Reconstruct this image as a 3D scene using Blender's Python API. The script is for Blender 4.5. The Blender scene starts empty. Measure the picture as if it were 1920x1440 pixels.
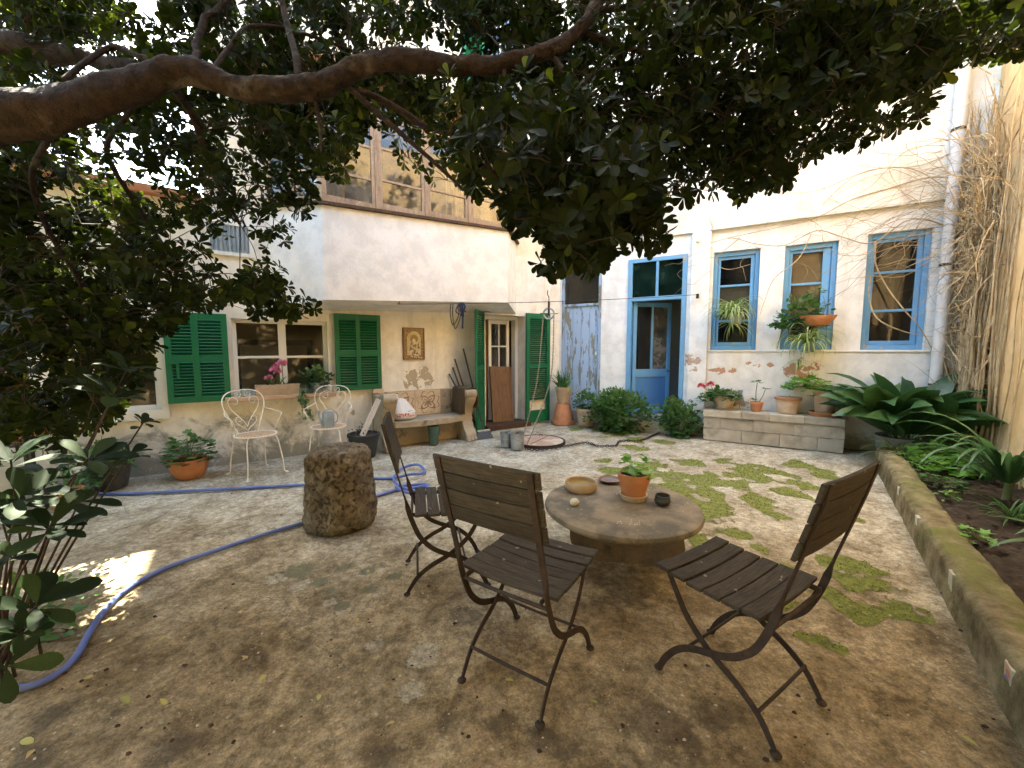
import bpy, math, random
import numpy as np
from mathutils import Vector, Matrix, noise as mnoise
R = random.Random(11)
rng = np.random.default_rng(11)
rad = math.radians
scene = bpy.context.scene
COL = scene.collection

# ------------------------------------------------------------------ camera
CAM_H = 1.35
PITCH = rad(4.95)
FPX = 750.0                       # focal length in pixels of the 1920 px wide photograph
cam_data = bpy.data.cameras.new('camera')
cam = bpy.data.objects.new('camera', cam_data)
COL.objects.link(cam)
cam.location = (0, 0, CAM_H)
cam.rotation_euler = (rad(90) - PITCH, 0, 0)
cam_data.sensor_width = 36
cam_data.lens = 36 * FPX / 1920
cam_data.clip_start = 0.02
cam_data.clip_end = 500
scene.camera = cam

# ------------------------------------------------------------------ world, sun, exposure
SUN_AZ = rad(-32)                 # measured from +Y towards +X
SUN_EL = rad(56)
world = bpy.data.worlds.new('World')
scene.world = world
world.use_nodes = True
wn = world.node_tree
bg = wn.nodes['Background']
sky = wn.nodes.new('ShaderNodeTexSky')
sky.sky_type = 'NISHITA'
sky.sun_disc = False
sky.sun_elevation = SUN_EL
sky.sun_rotation = SUN_AZ
sky.air_density = 1.0
sky.dust_density = 2.0
sky.ozone_density = 1.0
wn.links.new(sky.outputs[0], bg.inputs[0])
bg.inputs[1].default_value = 0.15
sl = bpy.data.lights.new('sun', 'SUN')
sl.energy = 4.5
sl.angle = rad(0.5)
sl.color = (1, 0.93, 0.82)
sun = bpy.data.objects.new('sun', sl)
COL.objects.link(sun)
sd = Vector((math.sin(SUN_AZ) * math.cos(SUN_EL), math.cos(SUN_AZ) * math.cos(SUN_EL), math.sin(SUN_EL)))
sun.rotation_euler = sd.to_track_quat('Z', 'Y').to_euler()
sun.location = (-3, 6, 14)
vs = scene.view_settings
vs.view_transform = 'Standard'
vs.look = 'None'
vs.gamma = 1
vs.exposure = 3.9
vs.use_curve_mapping = False
vs.use_white_balance = True
vs.white_balance_temperature = 6950
vs.white_balance_tint = 1
scene.cycles.use_denoising = True
scene.cycles.use_adaptive_sampling = True
scene.cycles.adaptive_threshold = 0.02
scene.cycles.max_bounces = 5
scene.cycles.diffuse_bounces = 3
scene.cycles.glossy_bounces = 2
scene.cycles.transmission_bounces = 3
scene.cycles.transparent_max_bounces = 8
scene.cycles.sample_clamp_indirect = 6
scene.cycles.caustics_reflective = False
scene.cycles.caustics_refractive = False

# ------------------------------------------------------------------ helpers: places
def ray(px, py):
    x = (px - 960) / FPX
    y = (720 - py) / FPX
    return Vector((x, math.cos(PITCH) + y * math.sin(PITCH), -math.sin(PITCH) + y * math.cos(PITCH)))
def at(px, py, depth):            # a point at that depth along the view axis
    return Vector((0, 0, CAM_H)) + ray(px, py) * depth
def on(px, py, z=0.0):            # a point at height z
    r = ray(px, py)
    return Vector((0, 0, CAM_H)) + r * ((z - CAM_H) / r.z)
def project(P):
    P = np.asarray(P, float) - np.array([0, 0, CAM_H])
    f = P[:, 1] * math.cos(PITCH) - P[:, 2] * math.sin(PITCH)
    uu = P[:, 1] * math.sin(PITCH) + P[:, 2] * math.cos(PITCH)
    fs = np.where(np.abs(f) < 1e-3, 1e-3, f)
    return 960 + FPX * P[:, 0] / fs, 720 - FPX * uu / fs, f
CORNER = Vector((0.89, 7.58, 0))
HROT = math.atan2(0.571, 0.821)   # the house wall: local x to the right along it, y into it
AROT = rad(-30)                   # the annex wall
WROT = math.atan2(-0.8, -0.6)     # the garden wall on the right
HM = Matrix.Translation(CORNER) @ Matrix.Rotation(HROT, 4, 'Z')
AM = Matrix.Translation(CORNER) @ Matrix.Rotation(AROT, 4, 'Z')
WCORNER = AM @ Vector((5.42, 0, 0))
WM = Matrix.Translation(WCORNER) @ Matrix.Rotation(WROT, 4, 'Z')
def H(x, y, z=0): return HM @ Vector((x, y, z))
def A(x, y, z=0): return AM @ Vector((x, y, z))
def Wl(x, y, z=0): return WM @ Vector((x, y, z))

# ------------------------------------------------------------------ helpers: meshes
class MB:
    def __init__(s):
        s.v = []; s.f = []
    def add(s, vs_, fs_):
        o = len(s.v)
        s.v += [tuple(q) for q in vs_]
        s.f += [tuple(i + o for i in f) for f in fs_]
        return s
    def box(s, x0, x1, y0, y1, z0, z1):
        return s.add([(x0, y0, z0), (x1, y0, z0), (x1, y1, z0), (x0, y1, z0), (x0, y0, z1), (x1, y0, z1), (x1, y1, z1), (x0, y1, z1)],
                     [(3, 2, 1, 0), (4, 5, 6, 7), (0, 1, 5, 4), (1, 2, 6, 5), (2, 3, 7, 6), (3, 0, 4, 7)])
    def hexa(s, p):               # eight corners: bottom ring then top ring
        return s.add(p, [(3, 2, 1, 0), (4, 5, 6, 7), (0, 1, 5, 4), (1, 2, 6, 5), (2, 3, 7, 6), (3, 0, 4, 7)])
    def prism(s, poly, z0, z1):   # polygon in xy, counter-clockwise
        n = len(poly)
        vs_ = [(x, y, z0) for x, y in poly] + [(x, y, z1) for x, y in poly]
        return s.add(vs_, [tuple(range(n - 1, -1, -1)), tuple(range(n, 2 * n))] + [(i, (i + 1) % n, n + (i + 1) % n, n + i) for i in range(n)])
    def tube(s, pts, r, n=6, cap=True):
        pts = [Vector(p) for p in pts]
        m = len(pts)
        rr = r if isinstance(r, (list, tuple)) else [r] * m
        t0 = (pts[1] - pts[0]).normalized()
        up = Vector((0, 0, 1)) if abs(t0.z) < 0.9 else Vector((1, 0, 0))
        a = t0.cross(up).normalized()
        vs_ = []
        for i, p in enumerate(pts):
            t = (pts[min(i + 1, m - 1)] - pts[max(i - 1, 0)])
            t = t.normalized() if t.length > 1e-9 else t0
            a = a - t * a.dot(t)
            a = a.normalized() if a.length > 1e-6 else t.orthogonal().normalized()
            b = t.cross(a)
            for k in range(n):
                an = 2 * math.pi * k / n
                vs_.append(p + (a * math.cos(an) + b * math.sin(an)) * rr[i])
        fs_ = []
        for i in range(m - 1):
            for k in range(n):
                k2 = (k + 1) % n
                fs_.append((i * n + k, i * n + k2, (i + 1) * n + k2, (i + 1) * n + k))
        if cap:
            fs_.append(tuple(range(n - 1, -1, -1)))
            fs_.append(tuple((m - 1) * n + k for k in range(n)))
        return s.add(vs_, fs_)
    def lathe(s, prof, n=24, c=(0, 0, 0), wob=0.0, seed=0):
        vs_ = []; fs_ = []; rings = []
        for (r, z) in prof:
            if r < 1e-6:
                rings.append((len(vs_), 1)); vs_.append((c[0], c[1], c[2] + z))
            else:
                rings.append((len(vs_), n))
                for k in range(n):
                    an = 2 * math.pi * k / n
                    q = r * (1 + wob * mnoise.noise((math.cos(an) * 1.6 + seed, math.sin(an) * 1.6, z * 6)))
                    vs_.append((c[0] + q * math.cos(an), c[1] + q * math.sin(an), c[2] + z))
        for (a, na), (b, nb) in zip(rings, rings[1:]):
            for k in range(n):
                k2 = (k + 1) % n
                if na == 1 and nb == 1: continue
                if na == 1: fs_.append((a, b + k2, b + k))
                elif nb == 1: fs_.append((a + k, a + k2, b))
                else: fs_.append((a + k, a + k2, b + k2, b + k))
        return s.add(vs_, fs_)
    def sweep(s, pts, ws, hs, side):   # rectangular section; side = lateral axis, ws along side, hs across
        pts = [Vector(p) for p in pts]
        m = len(pts); side = Vector(side).normalized(); vs_ = []; fs_ = []
        for i, p in enumerate(pts):
            t = (pts[min(i + 1, m - 1)] - pts[max(i - 1, 0)]).normalized()
            nn = t.cross(side).normalized()
            w = ws[i] / 2; h = hs[i] / 2
            vs_ += [p + side * w + nn * h, p - side * w + nn * h, p - side * w - nn * h, p + side * w - nn * h]
        for i in range(m - 1):
            for k in range(4):
                k2 = (k + 1) % 4
                fs_.append((i * 4 + k, (i + 1) * 4 + k, (i + 1) * 4 + k2, i * 4 + k2))
        fs_ += [(0, 1, 2, 3), tuple((m - 1) * 4 + k for k in (3, 2, 1, 0))]
        return s.add(vs_, fs_)
    def xf(s, M):
        s.v = [tuple(M @ Vector(q)) for q in s.v]
        return s
    def mesh(s, name, smooth=None):
        me = bpy.data.meshes.new(name)
        me.from_pydata(s.v, [], s.f)
        if smooth is not None:
            me.polygons.foreach_set('use_smooth', [True] * len(me.polygons))
            me.set_sharp_from_angle(angle=rad(smooth))
        me.update()
        return me
def obj(name, geo, material, parent=None, loc=None, rot=None, smooth=None, bevel=0, kind=None, label=None):
    me = geo.mesh(name, smooth) if isinstance(geo, MB) else geo
    if material is not None and not me.materials:
        me.materials.append(material)
    o = bpy.data.objects.new(name, me)
    COL.objects.link(o)
    if parent is not None: o.parent = parent
    if loc is not None: o.location = loc
    if rot is not None: o.rotation_euler = rot
    if bevel:
        b = o.modifiers.new('bevel', 'BEVEL'); b.width = bevel; b.segments = 2; b.limit_method = 'ANGLE'; b.angle_limit = rad(40)
    if kind: o['kind'] = kind
    if label: o['label'] = label
    return o
def thing(name, label, cat, loc=(0, 0, 0), rotz=0, group=None):
    o = bpy.data.objects.new(name, None)
    COL.objects.link(o)
    o.empty_display_size = 0.1
    o.location = loc
    o.rotation_euler = (0, 0, rotz)
    return tag(o, label, cat, group)
def tag(o, label, cat, group=None):
    o['label'] = label; o['category'] = cat
    if group: o['group'] = group
    return o
def dup(root, loc, rotz, label):
    r = root.copy(); COL.objects.link(r); r.location = loc; r.rotation_euler = (0, 0, rotz); r['label'] = label
    for ch in list(root.children):
        c = ch.copy(); COL.objects.link(c); c.parent = r
        for g in ch.children:
            d = g.copy(); COL.objects.link(d); d.parent = c
    return r
def spline(P, k=8):               # Catmull-Rom through points
    P = [Vector(p) for p in P]
    out = []
    Q = [P[0] * 2 - P[1]] + P + [P[-1] * 2 - P[-2]]
    for i in range(1, len(Q) - 2):
        a, b, c, d = Q[i - 1], Q[i], Q[i + 1], Q[i + 2]
        for j in range(k):
            t = j / k
            out.append(0.5 * ((2 * b) + (c - a) * t + (2 * a - 5 * b + 4 * c - d) * t * t + (3 * b - a - 3 * c + d) * t ** 3))
    out.append(P[-1])
    return out
def lerp_list(L, n):
    return [float(np.interp(i / (n - 1) * (len(L) - 1), range(len(L)), L)) for i in range(n)]
def rough_up(mb, amp, freq, seed=0.0, keep_bottom=False):
    out = []
    for q in mb.v:
        p = Vector(q)
        d = Vector((mnoise.noise(p * freq + Vector((seed, 0, 0))), mnoise.noise(p * freq + Vector((0, seed + 9, 0))), mnoise.noise(p * freq + Vector((0, 0, seed + 17)))))
        d += 0.5 * Vector((mnoise.noise(p * freq * 2.7 + Vector((seed, 3, 0))), mnoise.noise(p * freq * 2.7 + Vector((5, seed, 0))), mnoise.noise(p * freq * 2.7 + Vector((0, 7, seed)))))
        if keep_bottom and q[2] < 0.002: d = Vector((d.x, d.y, 0))
        out.append(tuple(p + d * amp))
    mb.v = out
    return mb
def dense_box(x0, x1, y0, y1, z0, z1, nx, ny, nz):
    mb = MB(); idx = {}
    def vid(i, j, k):
        if (i, j, k) not in idx:
            idx[(i, j, k)] = len(mb.v)
            mb.v.append((x0 + (x1 - x0) * i / nx, y0 + (y1 - y0) * j / ny, z0 + (z1 - z0) * k / nz))
        return idx[(i, j, k)]
    for i in range(nx):
        for j in range(ny):
            for k, fl in ((0, 1), (nz, 0)):
                q = (vid(i, j, k), vid(i + 1, j, k), vid(i + 1, j + 1, k), vid(i, j + 1, k))
                mb.f.append(q[::-1] if fl else q)
    for i in range(nx):
        for k in range(nz):
            for j, fl in ((0, 0), (ny, 1)):
                q = (vid(i, j, k), vid(i + 1, j, k), vid(i + 1, j, k + 1), vid(i, j, k + 1))
                mb.f.append(q[::-1] if fl else q)
    for j in range(ny):
        for k in range(nz):
            for i, fl in ((0, 1), (nx, 0)):
                q = (vid(i, j, k), vid(i, j + 1, k), vid(i, j + 1, k + 1), vid(i, j, k + 1))
                mb.f.append(q[::-1] if fl else q)
    return mb
def wall_with_holes(x0, x1, z0, z1, th, holes, skin=True):
    """A wall in local x/z, its face at y = 0 and its back at y = th, with openings (hx0, hx1, hz0, hz1)."""
    xs = sorted({x0, x1, *[h[0] for h in holes], *[h[1] for h in holes]})
    zs = sorted({z0, z1, *[h[2] for h in holes], *[h[3] for h in holes]})
    mb = MB()
    def solid(cx, cz):
        return not any(h[0] < cx < h[1] and h[2] < cz < h[3] for h in holes)
    for a, b in zip(xs, xs[1:]):
        for c, d in zip(zs, zs[1:]):
            if solid((a + b) / 2, (c + d) / 2):
                mb.add([(a, 0, c), (b, 0, c), (b, 0, d), (a, 0, d)], [(0, 1, 2, 3)])
                mb.add([(a, th, c), (b, th, c), (b, th, d), (a, th, d)], [(3, 2, 1, 0)])
    for h in holes:
        a, b, c, d = h
        mb.add([(a, 0, c), (a, th, c), (a, th, d), (a, 0, d)], [(0, 1, 2, 3)])
        mb.add([(b, 0, c), (b, th, c), (b, th, d), (b, 0, d)], [(3, 2, 1, 0)])
        mb.add([(a, 0, d), (b, 0, d), (b, th, d), (a, th, d)], [(3, 2, 1, 0)])
        if c > z0 + 1e-4:
            mb.add([(a, 0, c), (b, 0, c), (b, th, c), (a, th, c)], [(0, 1, 2, 3)])
    mb.add([(x0, 0, z0), (x0, th, z0), (x0, th, z1), (x0, 0, z1)], [(3, 2, 1, 0)])
    mb.add([(x1, 0, z0), (x1, th, z0), (x1, th, z1), (x1, 0, z1)], [(0, 1, 2, 3)])
    mb.add([(x0, 0, z1), (x1, 0, z1), (x1, th, z1), (x0, th, z1)], [(0, 1, 2, 3)])
    return mb

# ------------------------------------------------------------------ helpers: materials
class NT:
    def __init__(s, name):
        s.m = bpy.data.materials.new(name); s.m.use_nodes = True
        s.t = s.m.node_tree; s.n = s.t.nodes; s.l = s.t.links
        s.bsdf = s.n['Principled BSDF']; s.out = s.n['Material Output']
        s.tc = s.n.new('ShaderNodeTexCoord')
        s.vec = None; s.maxdetail = 5
    def link(s, a, b): s.l.new(a, b)
    def coords(s, stretch=(1, 1, 1), randomize=True, src='Object'):
        mp = s.n.new('ShaderNodeMapping')
        s.link(s.tc.outputs[src], mp.inputs['Vector'])
        mp.inputs['Scale'].default_value = stretch
        if randomize:
            oi = s.n.new('ShaderNodeObjectInfo')
            mu = s.n.new('ShaderNodeVectorMath'); mu.operation = 'SCALE'
            mu.inputs[0].default_value = (37, 53, 71)
            s.link(oi.outputs['Random'], mu.inputs['Scale'])
            s.link(mu.outputs[0], mp.inputs['Location'])
        s.vec = mp.outputs[0]
        return s.vec
    def noise(s, scale, detail=6, rough=0.6, dist=0.0, vec=None):
        detail = min(detail, s.maxdetail)
        q = s.n.new('ShaderNodeTexNoise')
        q.inputs['Scale'].default_value = scale; q.inputs['Detail'].default_value = detail
        q.inputs['Roughness'].default_value = rough; q.inputs['Distortion'].default_value = dist
        s.link(vec or s.vec, q.inputs['Vector'])
        return q.outputs['Fac']
    def voronoi(s, scale, feature='F1', out='Distance', vec=None):
        q = s.n.new('ShaderNodeTexVoronoi'); q.feature = feature
        q.inputs['Scale'].default_value = scale
        s.link(vec or s.vec, q.inputs['Vector'])
        return q.outputs[out]
    def ramp(s, fac, stops):
        q = s.n.new('ShaderNodeValToRGB'); e = q.color_ramp.elements
        while len(e) < len(stops): e.new(0.5)
        for el, (p, c) in zip(e, stops):
            el.position = p; el.color = (*c, 1) if len(c) == 3 else c
        s.link(fac, q.inputs[0])
        return q.outputs[0]
    def step(s, fac, a, b):
        q = s.n.new('ShaderNodeMapRange'); q.interpolation_type = 'SMOOTHSTEP'
        q.inputs[1].default_value = a; q.inputs[2].default_value = b
        s.link(fac, q.inputs[0])
        return q.outputs[0]
    def mix(s, fac, a, b, mode='MIX'):
        q = s.n.new('ShaderNodeMix'); q.data_type = 'RGBA'; q.blend_type = mode
        for sock, val in ((q.inputs[0], fac), (q.inputs[6], a), (q.inputs[7], b)):
            if isinstance(val, (int, float)): sock.default_value = val
            elif isinstance(val, tuple): sock.default_value = (*val, 1)
            else: s.link(val, sock)
        return q.outputs[2]
    def math(s, op, a, b=0.0, c=None):
        q = s.n.new('ShaderNodeMath'); q.operation = op
        for i, val in enumerate((a, b) if c is None else (a, b, c)):
            if isinstance(val, (int, float)): q.inputs[i].default_value = val
            else: s.link(val, q.inputs[i])
        return q.outputs[0]
    def attr(s, name, typ='GEOMETRY'):
        q = s.n.new('ShaderNodeAttribute'); q.attribute_name = name; q.attribute_type = typ
        return q.outputs['Fac']
    def rnd(s):
        return s.n.new('ShaderNodeObjectInfo').outputs['Random']
    def xyz(s):
        q = s.n.new('ShaderNodeSeparateXYZ'); s.link(s.tc.outputs['Object'], q.inputs[0])
        return q.outputs
    def hsv(s, col, h=0.5, sat=1.0, val=1.0):
        q = s.n.new('ShaderNodeHueSaturation')
        for nm, v in (('Hue', h), ('Saturation', sat), ('Value', val)):
            if isinstance(v, (int, float)): q.inputs[nm].default_value = v
            else: s.link(v, q.inputs[nm])
        s.link(col, q.inputs['Color'])
        return q.outputs[0]
    def bump(s, h, strength=0.3, dist=0.01, normal=None):
        q = s.n.new('ShaderNodeBump'); q.inputs['Strength'].default_value = strength; q.inputs['Distance'].default_value = dist
        s.link(h, q.inputs['Height'])
        if normal: s.link(normal, q.inputs['Normal'])
        s.link(q.outputs[0], s.bsdf.inputs['Normal'])
        return q.outputs[0]
    def done(s, color, rough=0.8, spec=0.3, metallic=0.0):
        b = s.bsdf.inputs
        for sock, val in ((b['Base Color'], color), (b['Roughness'], rough), (b['Metallic'], metallic), (b['Specular IOR Level'], spec)):
            if isinstance(val, (int, float)): sock.default_value = val
            elif isinstance(val, tuple): sock.default_value = (*val, 1)
            else: s.link(val, sock)
        return s.m
def mat(name, c1, c2, scale=6, rough=0.8, bump=0.3, bscale=30, bdist=0.004, c3=None, s3=2.0, t3=(0.55, 0.7), stretch=(1, 1, 1), metallic=0.0, spec=0.3, vary=0.12, lo=0.35, hi=0.65):
    t = NT(name); t.coords(stretch)
    col = t.ramp(t.noise(scale), [(lo, c1), (hi, c2)])
    if c3: col = t.mix(t.step(t.noise(s3, 8, 0.65), *t3), col, c3)
    if vary: col = t.hsv(col, val=t.math('MULTIPLY_ADD', t.rnd(), 2 * vary, 1 - vary))
    if bump: t.bump(t.noise(bscale, 8, 0.65), bump, bdist)
    return t.done(col, rough, spec, metallic)
def leaf_mat(name, cols, rough=0.38, trans=0.3, tcol=None, spec=0.4, attr=True, plain=False):
    t = NT(name); t.coords()
    f = t.attr('rnd') if attr else t.rnd()
    col = t.ramp(f, [(i / (len(cols) - 1), c) for i, c in enumerate(cols)])
    if not plain:
        nz = t.noise(26, 2)
        col = t.mix(0.5, col, t.hsv(col, val=t.math('MULTIPLY_ADD', nz, 1.4, 0.3)))
    t.done(col, rough, spec)
    tr = t.n.new('ShaderNodeBsdfTranslucent'); mx = t.n.new('ShaderNodeMixShader')
    t.link(t.hsv(col, h=0.485, sat=1.1, val=2.0) if tcol is None else t.mix(0.6, col, tcol), tr.inputs[0])
    mx.inputs[0].default_value = trans
    t.link(t.bsdf.outputs[0], mx.inputs[1]); t.link(tr.outputs[0], mx.inputs[2])
    t.link(mx.outputs[0], t.out.inputs[0])
    return t.m
# ------------------------------------------------------------------ materials
def plaster(name, c1, c2, dirt=None, patches=(), mildew=None, stain=0.35, bump=0.5, streak=True):
    """patches: (x, z, rx, rz, colour, threshold) places where the paint has come off; mildew: (top z, colour, x0, x1)"""
    t = NT(name); t.coords(randomize=False)
    big = t.noise(0.9, 6, 0.6); mid = t.noise(5, 8, 0.65); fine = t.noise(45, 6, 0.6)
    col = t.mix(t.step(big, 0.35, 0.68), c1, c2)
    col = t.hsv(col, val=t.math('MULTIPLY_ADD', t.step(mid, 0.36, 0.62), 0.16, 0.89))
    if dirt:
        if streak:
            mp = t.n.new('ShaderNodeMapping'); t.link(t.tc.outputs['Object'], mp.inputs['Vector']); mp.inputs['Scale'].default_value = (3.0, 3.0, 0.35)
            sn = t.noise(1.5, 7, 0.7, 0.4, vec=mp.outputs[0])
        else:
            sn = t.noise(2.2, 8, 0.7)
        col = t.mix(t.math('MULTIPLY', t.step(sn, 0.48, 0.66), stain), col, dirt)
    X, Y, Z = t.xyz()
    height = t.math('MULTIPLY_ADD', mid, 0.35, t.math('MULTIPLY', fine, 0.25))
    if mildew:
        top, mc, mx0, mx1 = mildew
        zz = t.math('DIVIDE', Z, top)
        xx = t.math('ABSOLUTE', t.math('DIVIDE', t.math('SUBTRACT', X, (mx0 + mx1) / 2), (mx1 - mx0) / 2))
        xm = t.step(t.math('SUBTRACT', 1.2, xx), 0.0, 0.5)
        mn = t.noise(3.2, 10, 0.75, 0.6)
        f = t.math('SUBTRACT', t.math('MULTIPLY_ADD', mn, 2.0, t.math('MULTIPLY', t.noise(0.8, 3), 0.5)), t.math('MULTIPLY_ADD', zz, 0.55, 0.75))
        col = t.mix(t.math('MULTIPLY', t.math('MULTIPLY', t.step(f, 0.0, 0.45), xm), 0.8), col, mc)
    for (px, pz, rx, rz, pc, th) in patches:
        dx = t.math('DIVIDE', t.math('SUBTRACT', X, px), rx); dz = t.math('DIVIDE', t.math('SUBTRACT', Z, pz), rz)
        d2 = t.math('ADD', t.math('MULTIPLY', dx, dx), t.math('MULTIPLY', dz, dz))
        pn = t.noise(6.5, 9, 0.62, 0.5)
        f = t.math('SUBTRACT', t.math('SUBTRACT', t.math('MULTIPLY', pn, 1.5), t.math('MULTIPLY', d2, 0.35)), th)
        msk = t.step(f, 0.0, 0.03)
        col = t.mix(msk, col, t.hsv(t.mix(0.0, pc, pc), val=t.math('MULTIPLY_ADD', fine, 0.9, 0.55)))
        height = t.math('SUBTRACT', height, t.math('MULTIPLY', msk, 0.5))
    t.bump(height, bump, 0.02)
    return t.done(col, 0.9, 0.15)
CREAM = (0.74, 0.62, 0.45); WHITE = (0.80, 0.78, 0.74); MORTAR = (0.42, 0.36, 0.27); BRICKY = (0.50, 0.28, 0.18); GREYD = (0.16, 0.155, 0.13)
m_house = plaster('house_plaster', (0.77, 0.71, 0.61), (0.79, 0.765, 0.715), dirt=(0.58, 0.51, 0.40), mildew=(0.62, (0.15, 0.15, 0.125), -6.6, -3.9), stain=0.4,
                  patches=[(-2.78, 0.93, 0.34, 0.2, MORTAR, 0.62), (-0.62, 0.1, 0.3, 0.12, MORTAR, 0.72), (-3.7, 0.5, 0.3, 0.1, MORTAR, 0.85)])
m_upper = plaster('upper_plaster', (0.76, 0.65, 0.49), (0.79, 0.71, 0.58), dirt=(0.55, 0.44, 0.3), stain=0.3)
m_bay = plaster('bay_plaster', (0.80, 0.77, 0.73), (0.82, 0.76, 0.70), dirt=(0.74, 0.64, 0.52), stain=0.2, streak=False)
m_annex = plaster('annex_plaster', (0.80, 0.795, 0.785), (0.80, 0.77, 0.72), dirt=(0.66, 0.60, 0.52), stain=0.3, mildew=(0.4, (0.33, 0.29, 0.22), -1, 6),
                  patches=[(2.3, 1.14, 0.2, 0.17, (0.5, 0.36, 0.27), 0.66), (2.75, 1.02, 0.3, 0.08, BRICKY, 0.70), (3.2, 1.12, 0.5, 0.06, BRICKY, 0.72), (3.72, 1.05, 0.3, 0.22, BRICKY, 0.64), (2.95, 0.55, 0.4, 0.13, (0.36, 0.32, 0.27), 0.66), (4.2, 0.7, 0.5, 0.3, (0.42, 0.38, 0.3), 0.8)])
m_annex_up = plaster('annex_upper_plaster', (0.74, 0.68, 0.57), (0.74, 0.72, 0.68), dirt=(0.46, 0.41, 0.36), stain=0.6)
m_gwall = plaster('garden_wall_plaster', (0.70, 0.46, 0.22), (0.73, 0.53, 0.30), dirt=(0.50, 0.35, 0.20), stain=0.5)
m_room = mat('room_plaster', (0.50, 0.36, 0.20), (0.56, 0.42, 0.25), 2, 0.9, 0.1)
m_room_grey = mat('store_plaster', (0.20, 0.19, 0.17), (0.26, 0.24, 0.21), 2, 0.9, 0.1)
m_rooffloor = mat('room_floor', (0.22, 0.12, 0.07), (0.28, 0.16, 0.09), 4, 0.5, 0.1)
def painted(name, c, under, th=0.62, scale=9, stretch=(1, 1, 0.25), rough=0.5, vary=0.08, c_alt=None):
    t = NT(name); t.coords(stretch)
    n = t.noise(scale, 9, 0.7)
    base = t.mix(t.noise(3, 4), c, c_alt or tuple(q * 0.82 for q in c))
    col = t.mix(t.step(n, th, th + 0.03), base, t.mix(t.noise(40, 4), under, tuple(q * 0.55 for q in under)))
    col = t.hsv(col, val=t.math('MULTIPLY_ADD', t.rnd(), 2 * vary, 1 - vary))
    t.bump(t.math('SUBTRACT', t.math('MULTIPLY', t.noise(50, 5), 0.3), t.step(n, th, th + 0.03)), 0.35, 0.002)
    return t.done(col, rough, 0.35)
m_green = painted('green_paint', (0.005, 0.105, 0.038), (0.25, 0.27, 0.22), 0.665, 9, rough=0.5, c_alt=(0.008, 0.13, 0.055))
m_blue = painted('blue_paint', (0.11, 0.29, 0.54), (0.42, 0.40, 0.36), 0.62, 8, rough=0.6, c_alt=(0.17, 0.37, 0.56), vary=0.12)
m_bluedark = painted('door_blue_paint', (0.075, 0.20, 0.47), (0.3, 0.3, 0.3), 0.75, 7, rough=0.45, c_alt=(0.10, 0.26, 0.54))
m_plank = painted('flaking_blue_paint', (0.30, 0.42, 0.60), (0.26, 0.27, 0.23), 0.53, 7, stretch=(1.5, 1.5, 0.3), rough=0.75, c_alt=(0.36, 0.46, 0.62))
m_whitewood = painted('white_paint_wood', (0.78, 0.75, 0.68), (0.4, 0.33, 0.25), 0.74, 8, rough=0.5)
def wood(name, c1, c2, stretch, rough=0.75, bump=0.5, vary=0.18, speck=None, scale=5):
    t = NT(name); t.coords(stretch)
    g = t.noise(scale, 8, 0.7, 0.3)
    col = t.ramp(g, [(0.3, c1), (0.68, c2)])
    t2 = t.tc.outputs['Object']
    q = t.noise(4, 7, 0.7, vec=t2)
    col = t.mix(t.math('MULTIPLY', t.step(q, 0.48, 0.72), 0.5), col, tuple(k * 0.5 for k in c1))
    if speck:
        w = t.noise(28, 3, 0.5, vec=t2)
        col = t.mix(t.math('MULTIPLY', t.step(w, 0.68, 0.72), 0.6), col, speck)
    col = t.hsv(col, val=t.math('MULTIPLY_ADD', t.rnd(), 2 * vary, 1 - vary))
    t.bump(g, bump, 0.003)
    return t.done(col, rough, 0.25)
m_chairwood = wood('weathered_slat', (0.018, 0.013, 0.009), (0.070, 0.056, 0.040), (2.0, 30, 30), speck=(0.32, 0.30, 0.25))
m_baywood = wood('bare_window_timber', (0.28, 0.17, 0.10), (0.50, 0.36, 0.24), (12, 12, 2), speck=(0.6, 0.55, 0.5))
m_darkwood = wood('dark_timber', (0.05, 0.028, 0.015), (0.10, 0.055, 0.03), (10, 10, 2))
m_orangewood = wood('varnished_door', (0.24, 0.10, 0.035), (0.34, 0.16, 0.06), (8, 8, 1.2), rough=0.45, bump=0.15)
m_greywood = wood('grey_board', (0.42, 0.38, 0.32), (0.62, 0.58, 0.52), (9, 9, 1.5))
m_crate = wood('crate_wood', (0.30, 0.21, 0.13), (0.44, 0.33, 0.22), (2, 20, 20))
m_rust = mat('rusty_iron', (0.013, 0.008, 0.005), (0.038, 0.020, 0.011), 30, 0.72, 0.3, 90, 0.001, c3=(0.05, 0.026, 0.015), s3=14, t3=(0.55, 0.7), spec=0.4)
m_iron = mat('dark_iron', (0.03, 0.027, 0.025), (0.07, 0.055, 0.045), 30, 0.6, 0.2, 80, 0.001, metallic=0.4)
m_whiteiron = mat('white_enamelled_wire', (0.74, 0.70, 0.62), (0.66, 0.58, 0.46), 20, 0.45, 0.15, 60, 0.001, c3=(0.35, 0.19, 0.09), s3=16, t3=(0.66, 0.72))
m_rustseat = mat('rusty_seat_mesh', (0.34, 0.20, 0.10), (0.52, 0.36, 0.22), 40, 0.8, 0.5, 160, 0.003)
m_zinc = mat('zinc', (0.30, 0.31, 0.31), (0.46, 0.47, 0.46), 9, 0.45, 0.1, 40, 0.001, metallic=0.65, c3=(0.24, 0.24, 0.23), s3=8)
m_zincblue = mat('blue_grey_zinc', (0.24, 0.29, 0.33), (0.33, 0.38, 0.42), 9, 0.5, 0.1, 40, 0.001, metallic=0.3)
m_terra = mat('terracotta', (0.40, 0.165, 0.075), (0.50, 0.22, 0.11), 7, 0.85, 0.2, 40, 0.002, c3=(0.56, 0.36, 0.24), s3=5, t3=(0.58, 0.8))
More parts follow.
